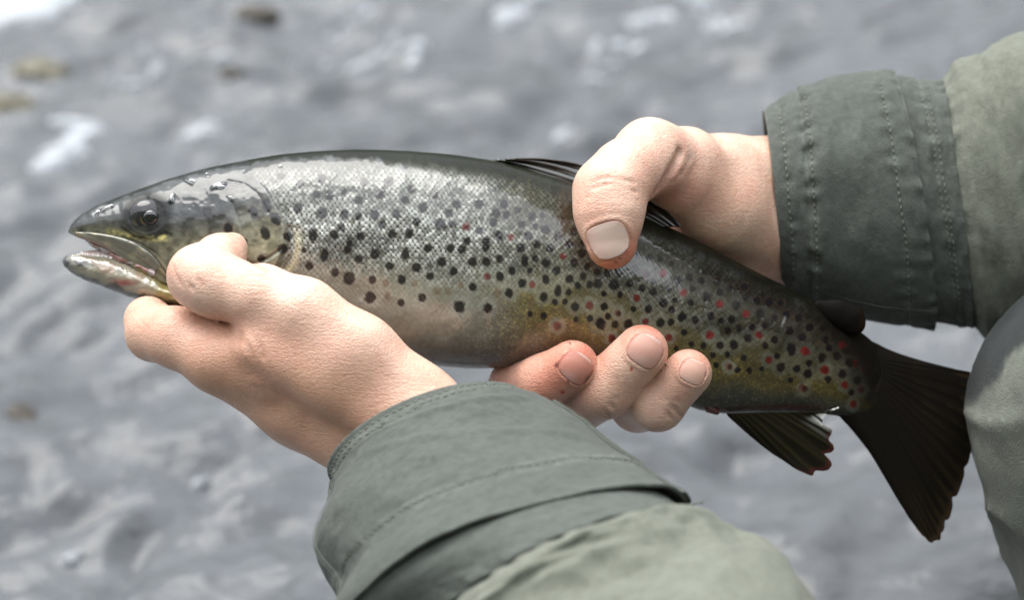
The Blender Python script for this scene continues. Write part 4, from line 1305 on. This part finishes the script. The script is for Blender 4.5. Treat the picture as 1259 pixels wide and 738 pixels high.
lower_jaw = slab('lower_jaw', [(77, 319), (80, 316), (86, 313), (100, 311), (130, 314), (155, 320), (180, 332), (205, 347), (230, 364), (252, 377)],
     [(77, 321), (80, 328), (86, 335), (100, 343), (120, 351), (170, 369), (215, 379), (252, 389)],
     [(77, 1.5), (80, 4.2), (88, 6.8), (110, 9.0), (150, 12.0), (200, 14.5), (252, 16)], jaw_col, FISH, trout, 77, 252, 220, 96,
     relief=lambda x, y: .35 * fbm(x * .09, y * .12, 0, 3, 163))
def lining_col(px, py):
    c = np.tile((.30, .15, .13), (len(px), 1)).astype(float)
    n = fbm(px * .08, py * .12, 0, 4, 171)
    c = mixc(c, smooth(-.1, .5, n), (.42, .36, .36))
    return mixc(c, smooth(112, 92, px), (.20, .10, .08))
slab('mouth_lining', [(99, 290), (110, 294), (140, 305), (165, 319), (190, 330)], [(99, 292), (110, 300), (126, 312), (140, 322), (165, 330), (190, 345)],
     [(99, 1.6), (110, 4.6), (150, 9.0), (190, 13)], lining_col, MOUTH, trout, 99, 190, 90, 48, relief=lambda x, y: .5 * fbm(x * .1, y * .25, 0, 3, 173))
def tongue_col(px, py):
    c = np.tile((.50, .36, .33), (len(px), 1)).astype(float)
    return mixc(c, smooth(0, .6, fbm(px * .1, py * .1, 0, 3, 175)), (.60, .55, .54))
slab('tongue', [(98, 309), (120, 307), (150, 313), (170, 322)], [(98, 316), (120, 320), (150, 326), (170, 332)], [(98, 1.5), (108, 4.2), (140, 6.5), (170, 7.5)], tongue_col, MOUTH, lower_jaw, 98, 170, 60, 32)

# upper jaw bone (maxilla): a long plate under the eye, over the corner of the mouth
n_, m_ = 120, 40
U_ = crom([(93, 285), (115, 286), (140, 290), (163, 297), (186, 312), (202, 331), (209, 346)], n_)
L_ = crom([(93, 290), (112, 297), (136, 308), (155, 321), (174, 337), (192, 347), (207, 350)], n_)
b_ = np.linspace(0, 1, m_)
XY = U_[:, None] * (1 - b_)[None, :, None] + L_[:, None] * b_[None, :, None]
bulge = (1 - (2 * b_ - 1) ** 4)[None] * np.interp(np.arange(n_), [0, 20, 90, n_ - 1], [.3, 1.2, 2.0, 1.0])[:, None]
base_w = np.maximum(side_w(XY[..., 0], np.minimum(XY[..., 1], f_bot(XY[..., 0]) - 8)), 4)
Wm = base_w + .2 + bulge + .2 * fbm(XY[..., 0] * .08, XY[..., 1] * .1, 0, 3, 181)
pf = P(XY[..., 0], XY[..., 1], Wm); pb = P(XY[..., 0], XY[..., 1], Wm - bulge - 1.6)
v = np.concatenate([pf.reshape(-1, 3), pb.reshape(-1, 3)])
Fm = grid_faces(n_, m_)
e1 = v[Fm[0, 1]] - v[Fm[0, 0]]; e2 = v[Fm[0, 3]] - v[Fm[0, 0]]
if np.cross(e1, e2)[2] < 0:
    Fm = Fm[:, ::-1]
rim = [(i, 0) for i in range(n_)] + [(n_ - 1, j) for j in range(1, m_)] + [(i, m_ - 1) for i in range(n_ - 2, -1, -1)] + [(0, j) for j in range(m_ - 2, 0, -1)]
ri = np.array([i * m_ + j for i, j in rim]); r2 = np.roll(ri, -1)
Rm = np.stack([ri, ri + n_ * m_, r2 + n_ * m_, r2], -1)
px, py = XY[..., 0].ravel(), XY[..., 1].ravel()
bb = np.tile(b_, n_); nn_ = fbm(px * .06, py * .08, 0, 4, 183)
c = np.tile((.17, .165, .125), (len(px), 1)).astype(float)
c = mixc(c, smooth(0, .6, nn_) * .7, (.30, .28, .18))
c = mixc(c, smooth(.65, .95, bb) * smooth(150, 175, px), (.24, .19, .05))
c = mixc(c, .75 * smooth(.12, .02, bb) * (px > 140), (.02, .02, .016))
c = mixc(c, smooth(.7, .95, bb) * smooth(150, 120, px) * .7, (.33, .14, .11))
c = mixc(c, smooth(104, 94, px) * .8, (.20, .15, .07))
make_mesh('upper_jaw_bone', world_pts(v), [Fm, Fm[:, ::-1] + n_ * m_, Rm], FISH, trout, attrs={'col': np.vstack([c, c]), 'hp': v, 'gloss': np.full(len(v), .15), 'wet': np.full(len(v), .8)})

# eye
def ellip_mesh(c, r, nu_=48, nv_=64):
    th = np.linspace(0, math.pi, nu_); ph = np.linspace(0, 2 * math.pi, nv_, endpoint=False)
    A, B = np.meshgrid(th, ph, indexing='ij')
    d = np.stack([np.sin(A) * np.cos(B), np.sin(A) * np.sin(B), np.cos(A)], -1)
    return (c + d * np.asarray(r)).reshape(-1, 3), grid_faces(nu_, nv_, True), d.reshape(-1, 3)
ec = P(180, 265, side_w(np.array([180.]), np.array([265.]))[0] - 3.3)
v, F, d = ellip_mesh(ec, (7.2, 6.7, 4.5))
px, py = unproject(v)
q = np.hypot((px - 185) / 1.0, (py - 267) / .95)
c = np.tile((.016, .016, .017), (len(v), 1)).astype(float)
c = mixc(c, .6 * smooth(.0, .7, fbm(px * .12, py * .12, 0, 3, 191)), (.040, .038, .034))
c = mixc(c, .40 * np.exp(-((q - 11.8) / 1.1) ** 2) * smooth(264, 274, py), (.34, .23, .11))
c = mixc(c, smooth(11.0, 9.8, q), (.004, .004, .005))
c = mixc(c, smooth(17, 22, q) * smooth(268, 280, py) * .7, (.28, .23, .11))
c = mixc(c, smooth(19, 23, np.hypot(px - 180, py - 265)), (.02, .02, .018))
eye = make_mesh('eye', world_pts(v), F[:, ::-1], EYE, trout, attrs={'col': c})
vp, Fp, dp = ellip_mesh(P(185, 267, ec[2] + 4.3), (2.9, 2.8, 1.0), 24, 32)
make_mesh('pupil', world_pts(vp), Fp[:, ::-1], mat_plain('pupil', (.004, .004, .005), .06, .6, coat=1), eye)

# small teeth along the jaws
tv_, tf_ = [], []
for k in range(17):
    x = 88 + k * 3.1 + RNG.uniform(-1, 1); up_ = False
    y0 = np.interp(x, [86, 100, 130, 155], [314, 311.5, 314.5, 320.5]) if not up_ else np.interp(x, [88, 110, 140, 165], [289, 297, 308, 322])
    w0 = np.interp(x, [86, 110, 150], [4.5, 7.6, 10.4])
    a = P(x, y0, w0); hgt = RNG.uniform(.2, .75) * (-1 if up_ else 1)
    b0 = len(tv_)
    for j in range(5):
        an = 2 * math.pi * j / 5
        tv_.append(a + RNG.uniform(.25, .4) * np.array([math.cos(an), 0, math.sin(an)]) - np.array([0, .5 * np.sign(hgt), 0]))
    tv_.append(a + np.array([.25, hgt, -.3]))
    tf_ += [(b0 + j, b0 + (j + 1) % 5, b0 + 5) for j in range(5)]
tt_ = make_mesh('teeth', world_pts(np.array(tv_)), np.array(tf_), mat_plain('tooth', (.72, .70, .66), .3), lower_jaw)
tt_['kind'] = 'stuff'

# water drops on the head and shoulder
WATERDROP, t_, b_n = new_mat('clear_water')
b_n.inputs['Base Color'].default_value = (1, 1, 1, 1); b_n.inputs['Transmission Weight'].default_value = 1.0
b_n.inputs['Roughness'].default_value = .02; b_n.inputs['IOR'].default_value = 1.33
for (dx, dy, rx, ry, an) in ((268, 230, 9, 5, .3), (236, 223, 5, 2.4, -.4), (212, 244, 3, 6, .2), (133, 256, 7, 2.4, .45), (120, 262, 4, 3, .5), (306, 238, 7, 2.0, -.15), (284, 243, 3, 2, 0),
                             (326, 243, 5, 1.6, -.7), (345, 205, 3, 1.6, .2), (255, 215, 3, 1.6, .2)):
    sx_, sy_ = np.array([float(dx)]), np.array([float(dy)])
    w0 = side_w(sx_, sy_)[0]
    e = 1.5
    nrm = np.cross(P(dx + e, dy, side_w(sx_ + e, sy_)[0]) - P(dx - e, dy, side_w(sx_ - e, sy_)[0]), P(dx, dy - e, side_w(sx_, sy_ - e)[0]) - P(dx, dy + e, side_w(sx_, sy_ + e)[0]))
    nrm /= np.linalg.norm(nrm)
    u = np.array([math.cos(an), math.sin(an), 0]); u -= nrm * (u @ nrm); u /= np.linalg.norm(u); vv = np.cross(nrm, u)
    th = np.linspace(0, math.pi, 14); ph = np.linspace(0, 2 * math.pi, 24, endpoint=False)
    A, B = np.meshgrid(th, ph, indexing='ij')
    rr = 1 + .2 * np.sin(2 * B + dx) + .15 * np.sin(3 * B + dy)
    q = P(dx, dy, w0) + nrm * .25 + (np.sin(A) * np.cos(B) * rr * rx * S)[..., None] * u + (np.sin(A) * np.sin(B) * rr * ry * S)[..., None] * vv + (np.cos(A) * .75)[..., None] * nrm
    make_mesh('water_drop', world_pts(q.reshape(-1, 3)), grid_faces(14, 24, True), WATERDROP, fhead if dx < 330 else fbody)

# fins: rays from a base line to an outer edge, rippled, thin but solid
def fin(name, base, tips, w_base, w_tip, colf, nr=180, ns=60, rays=22, amp=.45, thick=.7, frayed=0, seed=0, bow=0, parent=None, mat=None, along=0):
    Bp = crom(base, nr); Tp = crom(tips, nr)
    wb = np.interp(np.linspace(0, 1, nr), np.linspace(0, 1, len(w_base)), w_base); wt = np.interp(np.linspace(0, 1, nr), np.linspace(0, 1, len(w_tip)), w_tip)
    s = np.linspace(0, 1, ns)[None]; u = np.linspace(0, 1, nr)[:, None]
    fr = 1 - frayed * np.clip(vnoise(u * rays * 1.7, 0 * u, 0, seed) * .5 + .5, 0, 1) ** 2
    ss = s * fr
    XY = Bp[:, None] * (1 - ss)[..., None] + Tp[:, None] * ss[..., None]
    rip = amp * np.sin(2 * math.pi * rays * u + 1.5 * np.sin(s * 2) + .8 * vnoise(u * 9, s * 2, 0, seed + 1)) * smooth(0, .15, s)
    if along:
        rip = amp * np.sin(2 * math.pi * along * s + 2.2 * vnoise(u * 3, s * 2, 0, seed + 1)) * smooth(0, .15, s)
    Wg = wb[:, None] * (1 - s) + wt[:, None] * s + rip + bow * np.sin(math.pi * s) + 1.6 * vnoise(u * 4, s * 2, 0, seed + 2) * s
    p = P(XY[..., 0], XY[..., 1], Wg)
    v = p.reshape(-1, 3)
    F = grid_faces(nr, ns)
    e1 = v[F[:, 1]] - v[F[:, 0]]; e2 = v[F[:, 3]] - v[F[:, 0]]
    if np.cross(e1, e2)[:, 2].sum() < 0:
        F = F[:, ::-1]
    uu = np.broadcast_to(u, XY.shape[:2]).ravel(); s_ = np.broadcast_to(s, XY.shape[:2]).ravel()
    col = colf(uu, s_, XY[..., 0].ravel(), XY[..., 1].ravel(), np.sin(2 * math.pi * rays * uu + 1.5 * np.sin(s_ * 2)))
    o = make_mesh(name, world_pts(v), F, mat or FIN, parent or trout, attrs={'col': col, 'hp': v})
    m = o.modifiers.new('thick', 'SOLIDIFY'); m.thickness = thick * .001; m.offset = 0
    return o
def tail_col(u, s, px, py, ray):
    c = np.tile((.0085, .0068, .005), (len(u), 1)).astype(float)  # dark membrane, made near-black with the angler's shade in its colour
    bl = fbm(u * 7, s * 3, 0, 3, 311)
    c = mixc(c, .45 * smooth(.45, 1, s) * smooth(-.4, 1.2, ray + bl) * smooth(.3, .6, u), (.035, .025, .010))
    c = mixc(c, .35 * smooth(.3, .5, s) * smooth(.2, 1, ray * .6 + bl) * np.exp(-((u - .3) / .10) ** 2), (.06, .038, .014))
    c = mixc(c, .5 * smooth(.95, 1, s + .02 * bl) * smooth(.35, .6, u), (.06, .036, .022))
    c = mixc(c, .5 * smooth(.93, 1, u) * smooth(.4, .8, s), (.10, .03, .02))
    return mixc(c, smooth(.45, .15, s), (.0085, .0068, .005))
fin('tail_fin', [(1072, 420), (1080, 440), (1082, 465), (1070, 490), (1050, 508), (1030, 510)],
    [(1112, 441), (1150, 449), (1180, 456), (1198, 463), (1200, 500), (1197, 545), (1186, 583), (1173, 622), (1160, 656), (1149, 669), (1132, 657), (1106, 618), (1076, 566), (1046, 526)],
    list(side_w(np.array([1072., 1080, 1082, 1070, 1050, 1030]), np.array([420., 440, 465, 490, 508, 510])) - .25), [-28, -30, -32, -30, -26, -22], tail_col, 320, 90, 30, .07, .45, .045, 3)
def anal_col(u, s, px, py, ray):
    c = np.tile((.012, .011, .006), (len(u), 1)).astype(float)
    c = mixc(c, .6 * smooth(.2, .9, ray), (.028, .023, .010))
    k = smooth(.42, .12, u) * smooth(.2, .5, s + .3 * (.3 - u)) * smooth(-.5, .5, ray + .4)
    c = mixc(c, .95 * k, (.8, .8, .75))
    c = mixc(c, .7 * smooth(.90, .99, s) * smooth(.22, .38, u), (.09, .022, .02))
    c = mixc(c, .7 * smooth(.55, .95, u) * smooth(.55, .9, s), (.02, .017, .015))
    return c
fin('anal_fin', [(1022, 506), (990, 507), (950, 507), (915, 508), (893, 509)],
    [(1032, 501), (1026, 504), (1014, 513), (1011, 524), (1024, 530), (1019, 541), (1027, 551), (1018, 561), (1023, 574), (1006, 587), (985, 581), (955, 562), (925, 538), (900, 516)],
    [-12, -10, -8, -6, -4], [-13, -13, -14, -15, -15, -13, -9], anal_col, 240, 60, 13, .10, .6, .12, 13)
def dorsal_col(u, s, px, py, ray):
    c = np.tile((.010, .009, .006), (len(u), 1)).astype(float)
    return mixc(c, .5 * smooth(0, .7, fbm(u * 5, s * 9, 0, 3, 301)), (.03, .027, .016))
fin('dorsal_fin', [(596, 198), (625, 206), (660, 216), (700, 230), (745, 248), (790, 267), (815, 279)],
    [(634, 195), (668, 195), (700, 199), (721, 205), (772, 232), (815, 256), (838, 278)],
    [1, 3, 4, 4, 4, 3, 1], [2, -3, -8, -11, -9, -4, 0], dorsal_col, 260, 60, 8, .8, .8, .03, 23, mat=mat_attr('wet_fin', .3, .4, coat=1, coat_rough=.06), along=3.2)
def adip(p):
    p = p.copy(); p[:, 2] = (p[:, 2] + 15.5) * 2.0 - 15.5
    f = chain(p, [(P(1008, 378, -15), 3.2), (P(1030, 384, -15), 4.6), (P(1046, 392, -16), 5.2), (P(1052, 400, -16), 3.6)], 4)
    return f
av, aq = surface_net(adip, P(990, 420, -30) - 2, P(1075, 350, 0) + 2, .7)
ax_, ay_ = unproject(av)
ac = mixc(np.tile((.006, .005, .004), (len(av), 1)).astype(float), .4 * smooth(1054, 1062, ax_), (.03, .012, .008))  # the arm's shadow is put into this near-black fin colour
make_mesh('adipose_fin', world_pts(av), aq, FIN, trout, attrs={'col': ac, 'hp': av})
# small vent papilla below the belly
vv_, vq_ = surface_net(lambda p: chain(p, [(P(872, 502, -4), 2.2), (P(881, 507, -4), 1.3)], 2), P(850, 530, -12), P(900, 490, 6), .6)
make_mesh('vent', world_pts(vv_), vq_, MOUTH, trout, attrs={'col': np.tile((.07, .015, .013), (len(vv_), 1)), 'hp': vv_})
# pelvic fin on the far side, folded against the belly
print('fins', time.time() - T0)

# ------------------------------------------------------------------ the river
WAVELINES = [([tuple(on_water(a, b)[:2]) for a, b in ln], am, wd) for ln, am, wd in (
    (((330, 560), (240, 605), (175, 650), (120, 745), (100, 800)), .0075, .0065), (((-40, 440), (30, 424), (90, 398)), .0065, .0065),
    (((0, 365), (60, 340), (130, 330)), .004, .012), (((780, 545), (900, 552), (1010, 540)), .004, .014), (((30, 560), (70, 600), (150, 610)), .004, .010))]
def wave(x, y):
    d1 = x * .80 + y * .60; d2 = -x * .60 + y * .80       # flow runs up to the right in the picture
    h0 = 0
    for pl_, a_, s_ in WAVELINES:
        dd, tt = polydist(x, y + .02 * fbm(x * 14, y * 14, 0, 2, 211), pl_)
        h0 = h0 - a_ * np.exp(-(dd / s_) ** 2) * smooth(0, .12, tt) * smooth(1, .85, tt) + .5 * a_ * np.exp(-((dd - 2 * s_) / s_) ** 2)
    wob = .05 * fbm(x * 3, y * 3, 0, 3, 201)
    h = .0105 * fbm(d1 * 5.5 + wob * 8, d2 * 15, 0, 4, 203, .58)
    h = h - .0065 * np.abs(fbm(d1 * 8 + wob * 10, d2 * 24, 0, 3, 209, .55)) + .0066 * fbm(d1 * 17, d2 * 30 + wob * 20, 0, 3, 205, .55)
    # a few long standing wave fronts
    for (cx_, cy_, a_, s_, L0) in ((-.34, .28, .012, .020, .5), (-.62, .55, .010, .02, .4), (.35, 1.2, .008, .03, .7)):
        u_ = (x - cx_) * .80 + (y - cy_) * .60; v_ = -(x - cx_) * .60 + (y - cy_) * .80 + .05 * np.sin(u_ * 9) + .03 * fbm(u_ * 6, 0 * u_, 0, 2, 207)
        h = h - a_ * np.exp(-(v_ / s_) ** 2) * np.exp(-(u_ / L0) ** 2)
    return h + h0
BANK = mat_noise('bank_growth', (.018, .022, .012), (.055, .065, .030), 1.2, .9, .8, .2)
WATER, t, b = new_mat('river_water')
b.inputs['IOR'].default_value = 1.34
b.inputs['Roughness'].default_value = .07
b.inputs['Specular IOR Level'].default_value = .5
tcn = t.nodes.new('ShaderNodeTexCoord')
n1 = tex(t, 'ShaderNodeTexNoise', mapping(t, tcn.outputs['Object'], (1, 1.7, 1), (0, 0, math.radians(-37))), Scale=2.6, Detail=7, Roughness=.6)
r = t.nodes.new('ShaderNodeValToRGB')
r.color_ramp.elements[0].position = .25; r.color_ramp.elements[0].color = (.072, .077, .083, 1)
r.color_ramp.elements[1].position = .85; r.color_ramp.elements[1].color = (.102, .108, .116, 1)
t.links.new(n1.outputs['Fac'], r.inputs[0])
foam = tex(t, 'ShaderNodeTexNoise', mapping(t, tcn.outputs['Object'], (1, 2.0, 1), (0, 0, math.radians(-37))), Scale=4.5, Detail=8, Roughness=.65)
fr_ = t.nodes.new('ShaderNodeMapRange'); fr_.inputs[1].default_value = .74; fr_.inputs[2].default_value = .92
t.links.new(foam.outputs['Fac'], fr_.inputs[0])
mx2 = t.nodes.new('ShaderNodeMix'); mx2.data_type = 'RGBA'
t.links.new(fr_.outputs[0], mx2.inputs[0]); t.links.new(r.outputs[0], mx2.inputs[6]); mx2.inputs[7].default_value = (.20, .21, .23, 1)
t.links.new(mx2.outputs[2], b.inputs['Base Color'])
n3 = tex(t, 'ShaderNodeTexNoise', mapping(t, tcn.outputs['Object'], (1, 1.6, 1), (0, 0, math.radians(-37))), Scale=26, Detail=5)
bump_chain(t, b, [(n3.outputs['Fac'], .5, .012)], None)

gx = np.concatenate([np.linspace(-60, -1.7, 24)[:-1], np.arange(-1.7, 1.7, .009), np.linspace(1.7, 60, 24)])
gy = np.concatenate([np.linspace(-40, -.35, 16)[:-1], np.arange(-.35, 2.9, .009), np.linspace(2.9, 9, 60)[1:], np.linspace(9, 120, 24)[1:]])
GX, GY = np.meshgrid(gx, gy, indexing='ij')
GZ = wave(GX, GY)
wv = np.stack([GX, GY, GZ], -1).reshape(-1, 3)
wf = grid_faces(len(gx), len(gy))
wo = make_mesh('river_water', wv, wf, WATER)
if wo.data.polygons[0].normal.z < 0:
    wo.data.flip_normals()
wo['kind'] = 'structure'; wo['label'] = 'grey rippling river water reflecting the overcast sky'
bedm = mat_noise('river_bed_stone', (.05, .045, .035), (.14, .12, .09), 6, .8, .6, .03)
gx = np.linspace(-70, 70, 60); gy = np.linspace(-50, 130, 60)
GX, GY = np.meshgrid(gx, gy, indexing='ij')
bv = np.stack([GX, GY, -.22 + .03 * vnoise(GX, GY, 0, 5)], -1).reshape(-1, 3)
bo = make_mesh('river_bed', bv, grid_faces(60, 60), bedm)
if bo.data.polygons[0].normal.z < 0:
    bo.data.flip_normals()
bo['kind'] = 'structure'; bo['label'] = 'stony river bed under the water'

def valley(x, y):  # near slope is added out of view, steep to darken the fish's reflections
    dn = np.clip(-1.5 - y, 0, None); df = np.clip(y - 17, 0, None)
    z = -.32 + .75 * np.clip(dn, 0, 1.6) + 1.25 * np.clip(dn - 1.6, 0, 24) + .42 * np.clip(df, 0, 34)
    r = smooth(0, 3, dn + df)
    return z + r * (.5 * fbm(x * .5, y * .5, 0, 3, 241) + 1.3 * smooth(2, 10, dn + df) * fbm(x * .22, y * .22, 0, 3, 243))
gx = np.linspace(-70, 70, 141)
for nm_, g_, lab in (('added_bank', np.linspace(-30, -1.4, 60), 'unseen dark slope added behind the camera to block low sky'),
                     ('far_bank', np.linspace(16.5, 90, 60), 'dark wooded far bank of the river')):
    GX, GY = np.meshgrid(gx, g_, indexing='ij')
    o = make_mesh(nm_, np.stack([GX, GY, valley(GX, GY)], -1).reshape(-1, 3), grid_faces(141, 60), BANK)
    if o.data.polygons[0].normal.z < 0:
        o.data.flip_normals()
    o['kind'] = 'structure'; o['label'] = lab

# stones that break the surface, and clots of foam
stone_m = mat_noise('wet_stone', (.012, .010, .008), (.05, .04, .026), 25, .6, .6, .01)
stone_y = mat_noise('mossy_stone', (.06, .053, .03), (.15, .135, .085), 25, .45, .6, .01)
def stone(px, py, rx, ry, rz, seed, mat, label):
    c = on_water(px, py)
    v, F, d = ellip_mesh(np.zeros(3), (1, 1, 1), 28, 40)
    r = 1 + .28 * fbm(d[:, 0] * 1.7, d[:, 1] * 1.7, d[:, 2] * 1.7 + seed, 4, 221)
    v = d * r[:, None] * np.array((rx, ry, rz)) + c - np.array((0, 0, rz * .45))
    o = make_mesh('river_stone', v, F[:, ::-1], mat)
    o['label'] = label; o['category'] = 'stone'; o['group'] = 'stones breaking the river surface'
stone(8, 508, .020, .012, .007, 1, stone_m, 'dark brown wet stone at the lower left edge of the river')
stone(284, 90, .020, .012, .009, 2, stone_m, 'dark stone in the river straight above the head of the trout')
stone(4, 128, .028, .022, .014, 3, stone_y, 'brownish yellow stone at the upper left edge of the river')
stone(44, 84, .030, .020, .011, 4, stone_y, 'pale mossy stone in the upper left corner above the brownish yellow one')
stone(318, 14, .024, .016, .010, 5, stone_m, 'farthest dark stone at the top of the river near the left')
FOAMM = mat_noise('foam', (.26, .275, .295), (.42, .445, .475), 40, .7, .8, .01)
fv_, ff_ = [], []
base_n = 0
def foam_patch(px, py, lx, ly, ang, seed, th=.006):
    global base_n
    c = on_water(px, py)
    n, m = 6, 20
    rr = np.linspace(0, 1, n)[:, None]; an = np.linspace(0, 2 * math.pi, m, endpoint=False)[None]
    ed = 1 + .35 * fbm(np.cos(an) * 1.6 + seed, np.sin(an) * 1.6, 0, 4, 231)
    x = rr * ed * np.cos(an) * lx; y = rr * ed * np.sin(an) * ly
    ca, sa = math.cos(ang), math.sin(ang)
    X_, Y_ = c[0] + x * ca - y * sa, c[1] + x * sa + y * ca
    Z_ = wave(X_, Y_) + th * (1 - rr ** 2) * (1 + .5 * fbm(X_ * 60, Y_ * 60, 0, 3, 233)) + .001 - .006 * rr ** 6
    fv_.append(np.stack([X_, Y_, Z_], -1).reshape(-1, 3))
    F = grid_faces(n, m, True)
    ff_.append(F + base_n); base_n += n * m
A37 = math.radians(37)
def clots(px, py, n, spread, size, ang, seed):
    r_ = np.random.RandomState(seed)
    for k in range(n):
        a_, b_ = r_.normal(0, spread), r_.normal(0, spread * .38)
        sz = size * r_.uniform(.35, 1.0)
        foam_patch(px + a_ * math.cos(ang) - b_ * math.sin(ang), py - a_ * math.sin(ang) - b_ * math.cos(ang), sz * 1.7, sz * .7, A37 + r_.uniform(-.3, .5), seed * 17 + k, .004)
clots(80, 180, 18, 24, .016, math.radians(62), 1)
clots(100, 148, 8, 16, .016, math.radians(60), 2)
clots(15, 0, 26, 36, .05, .15, 3)
clots(250, 146, 5, 8, .010, .5, 4)
clots(640, 8, 8, 11, .014, .5, 5)
clots(868, 2, 12, 38, .014, .12, 6)
clots(390, 45, 8, 40, .008, A37, 7)
clots(765, 55, 7, 24, .015, .4, 8); clots(690, 180, 4, 10, .010, .3, 9)
clots(85, 676, 5, 7, .005, .3, 10)
clots(240, 565, 4, 6, .0035, .3, 11)
clots(470, 70, 8, 40, .010, .5, 12); clots(200, 90, 10, 50, .010, .7, 13)
fo = make_mesh('foam', np.concatenate(fv_), np.concatenate(ff_), FOAMM)
if fo.data.polygons[30].normal.z < 0:
    fo.data.flip_normals()
fo['kind'] = 'stuff'; fo['label'] = 'white foam patches drifting on the grey river'; fo['category'] = 'foam'
print('done', time.time() - T0)
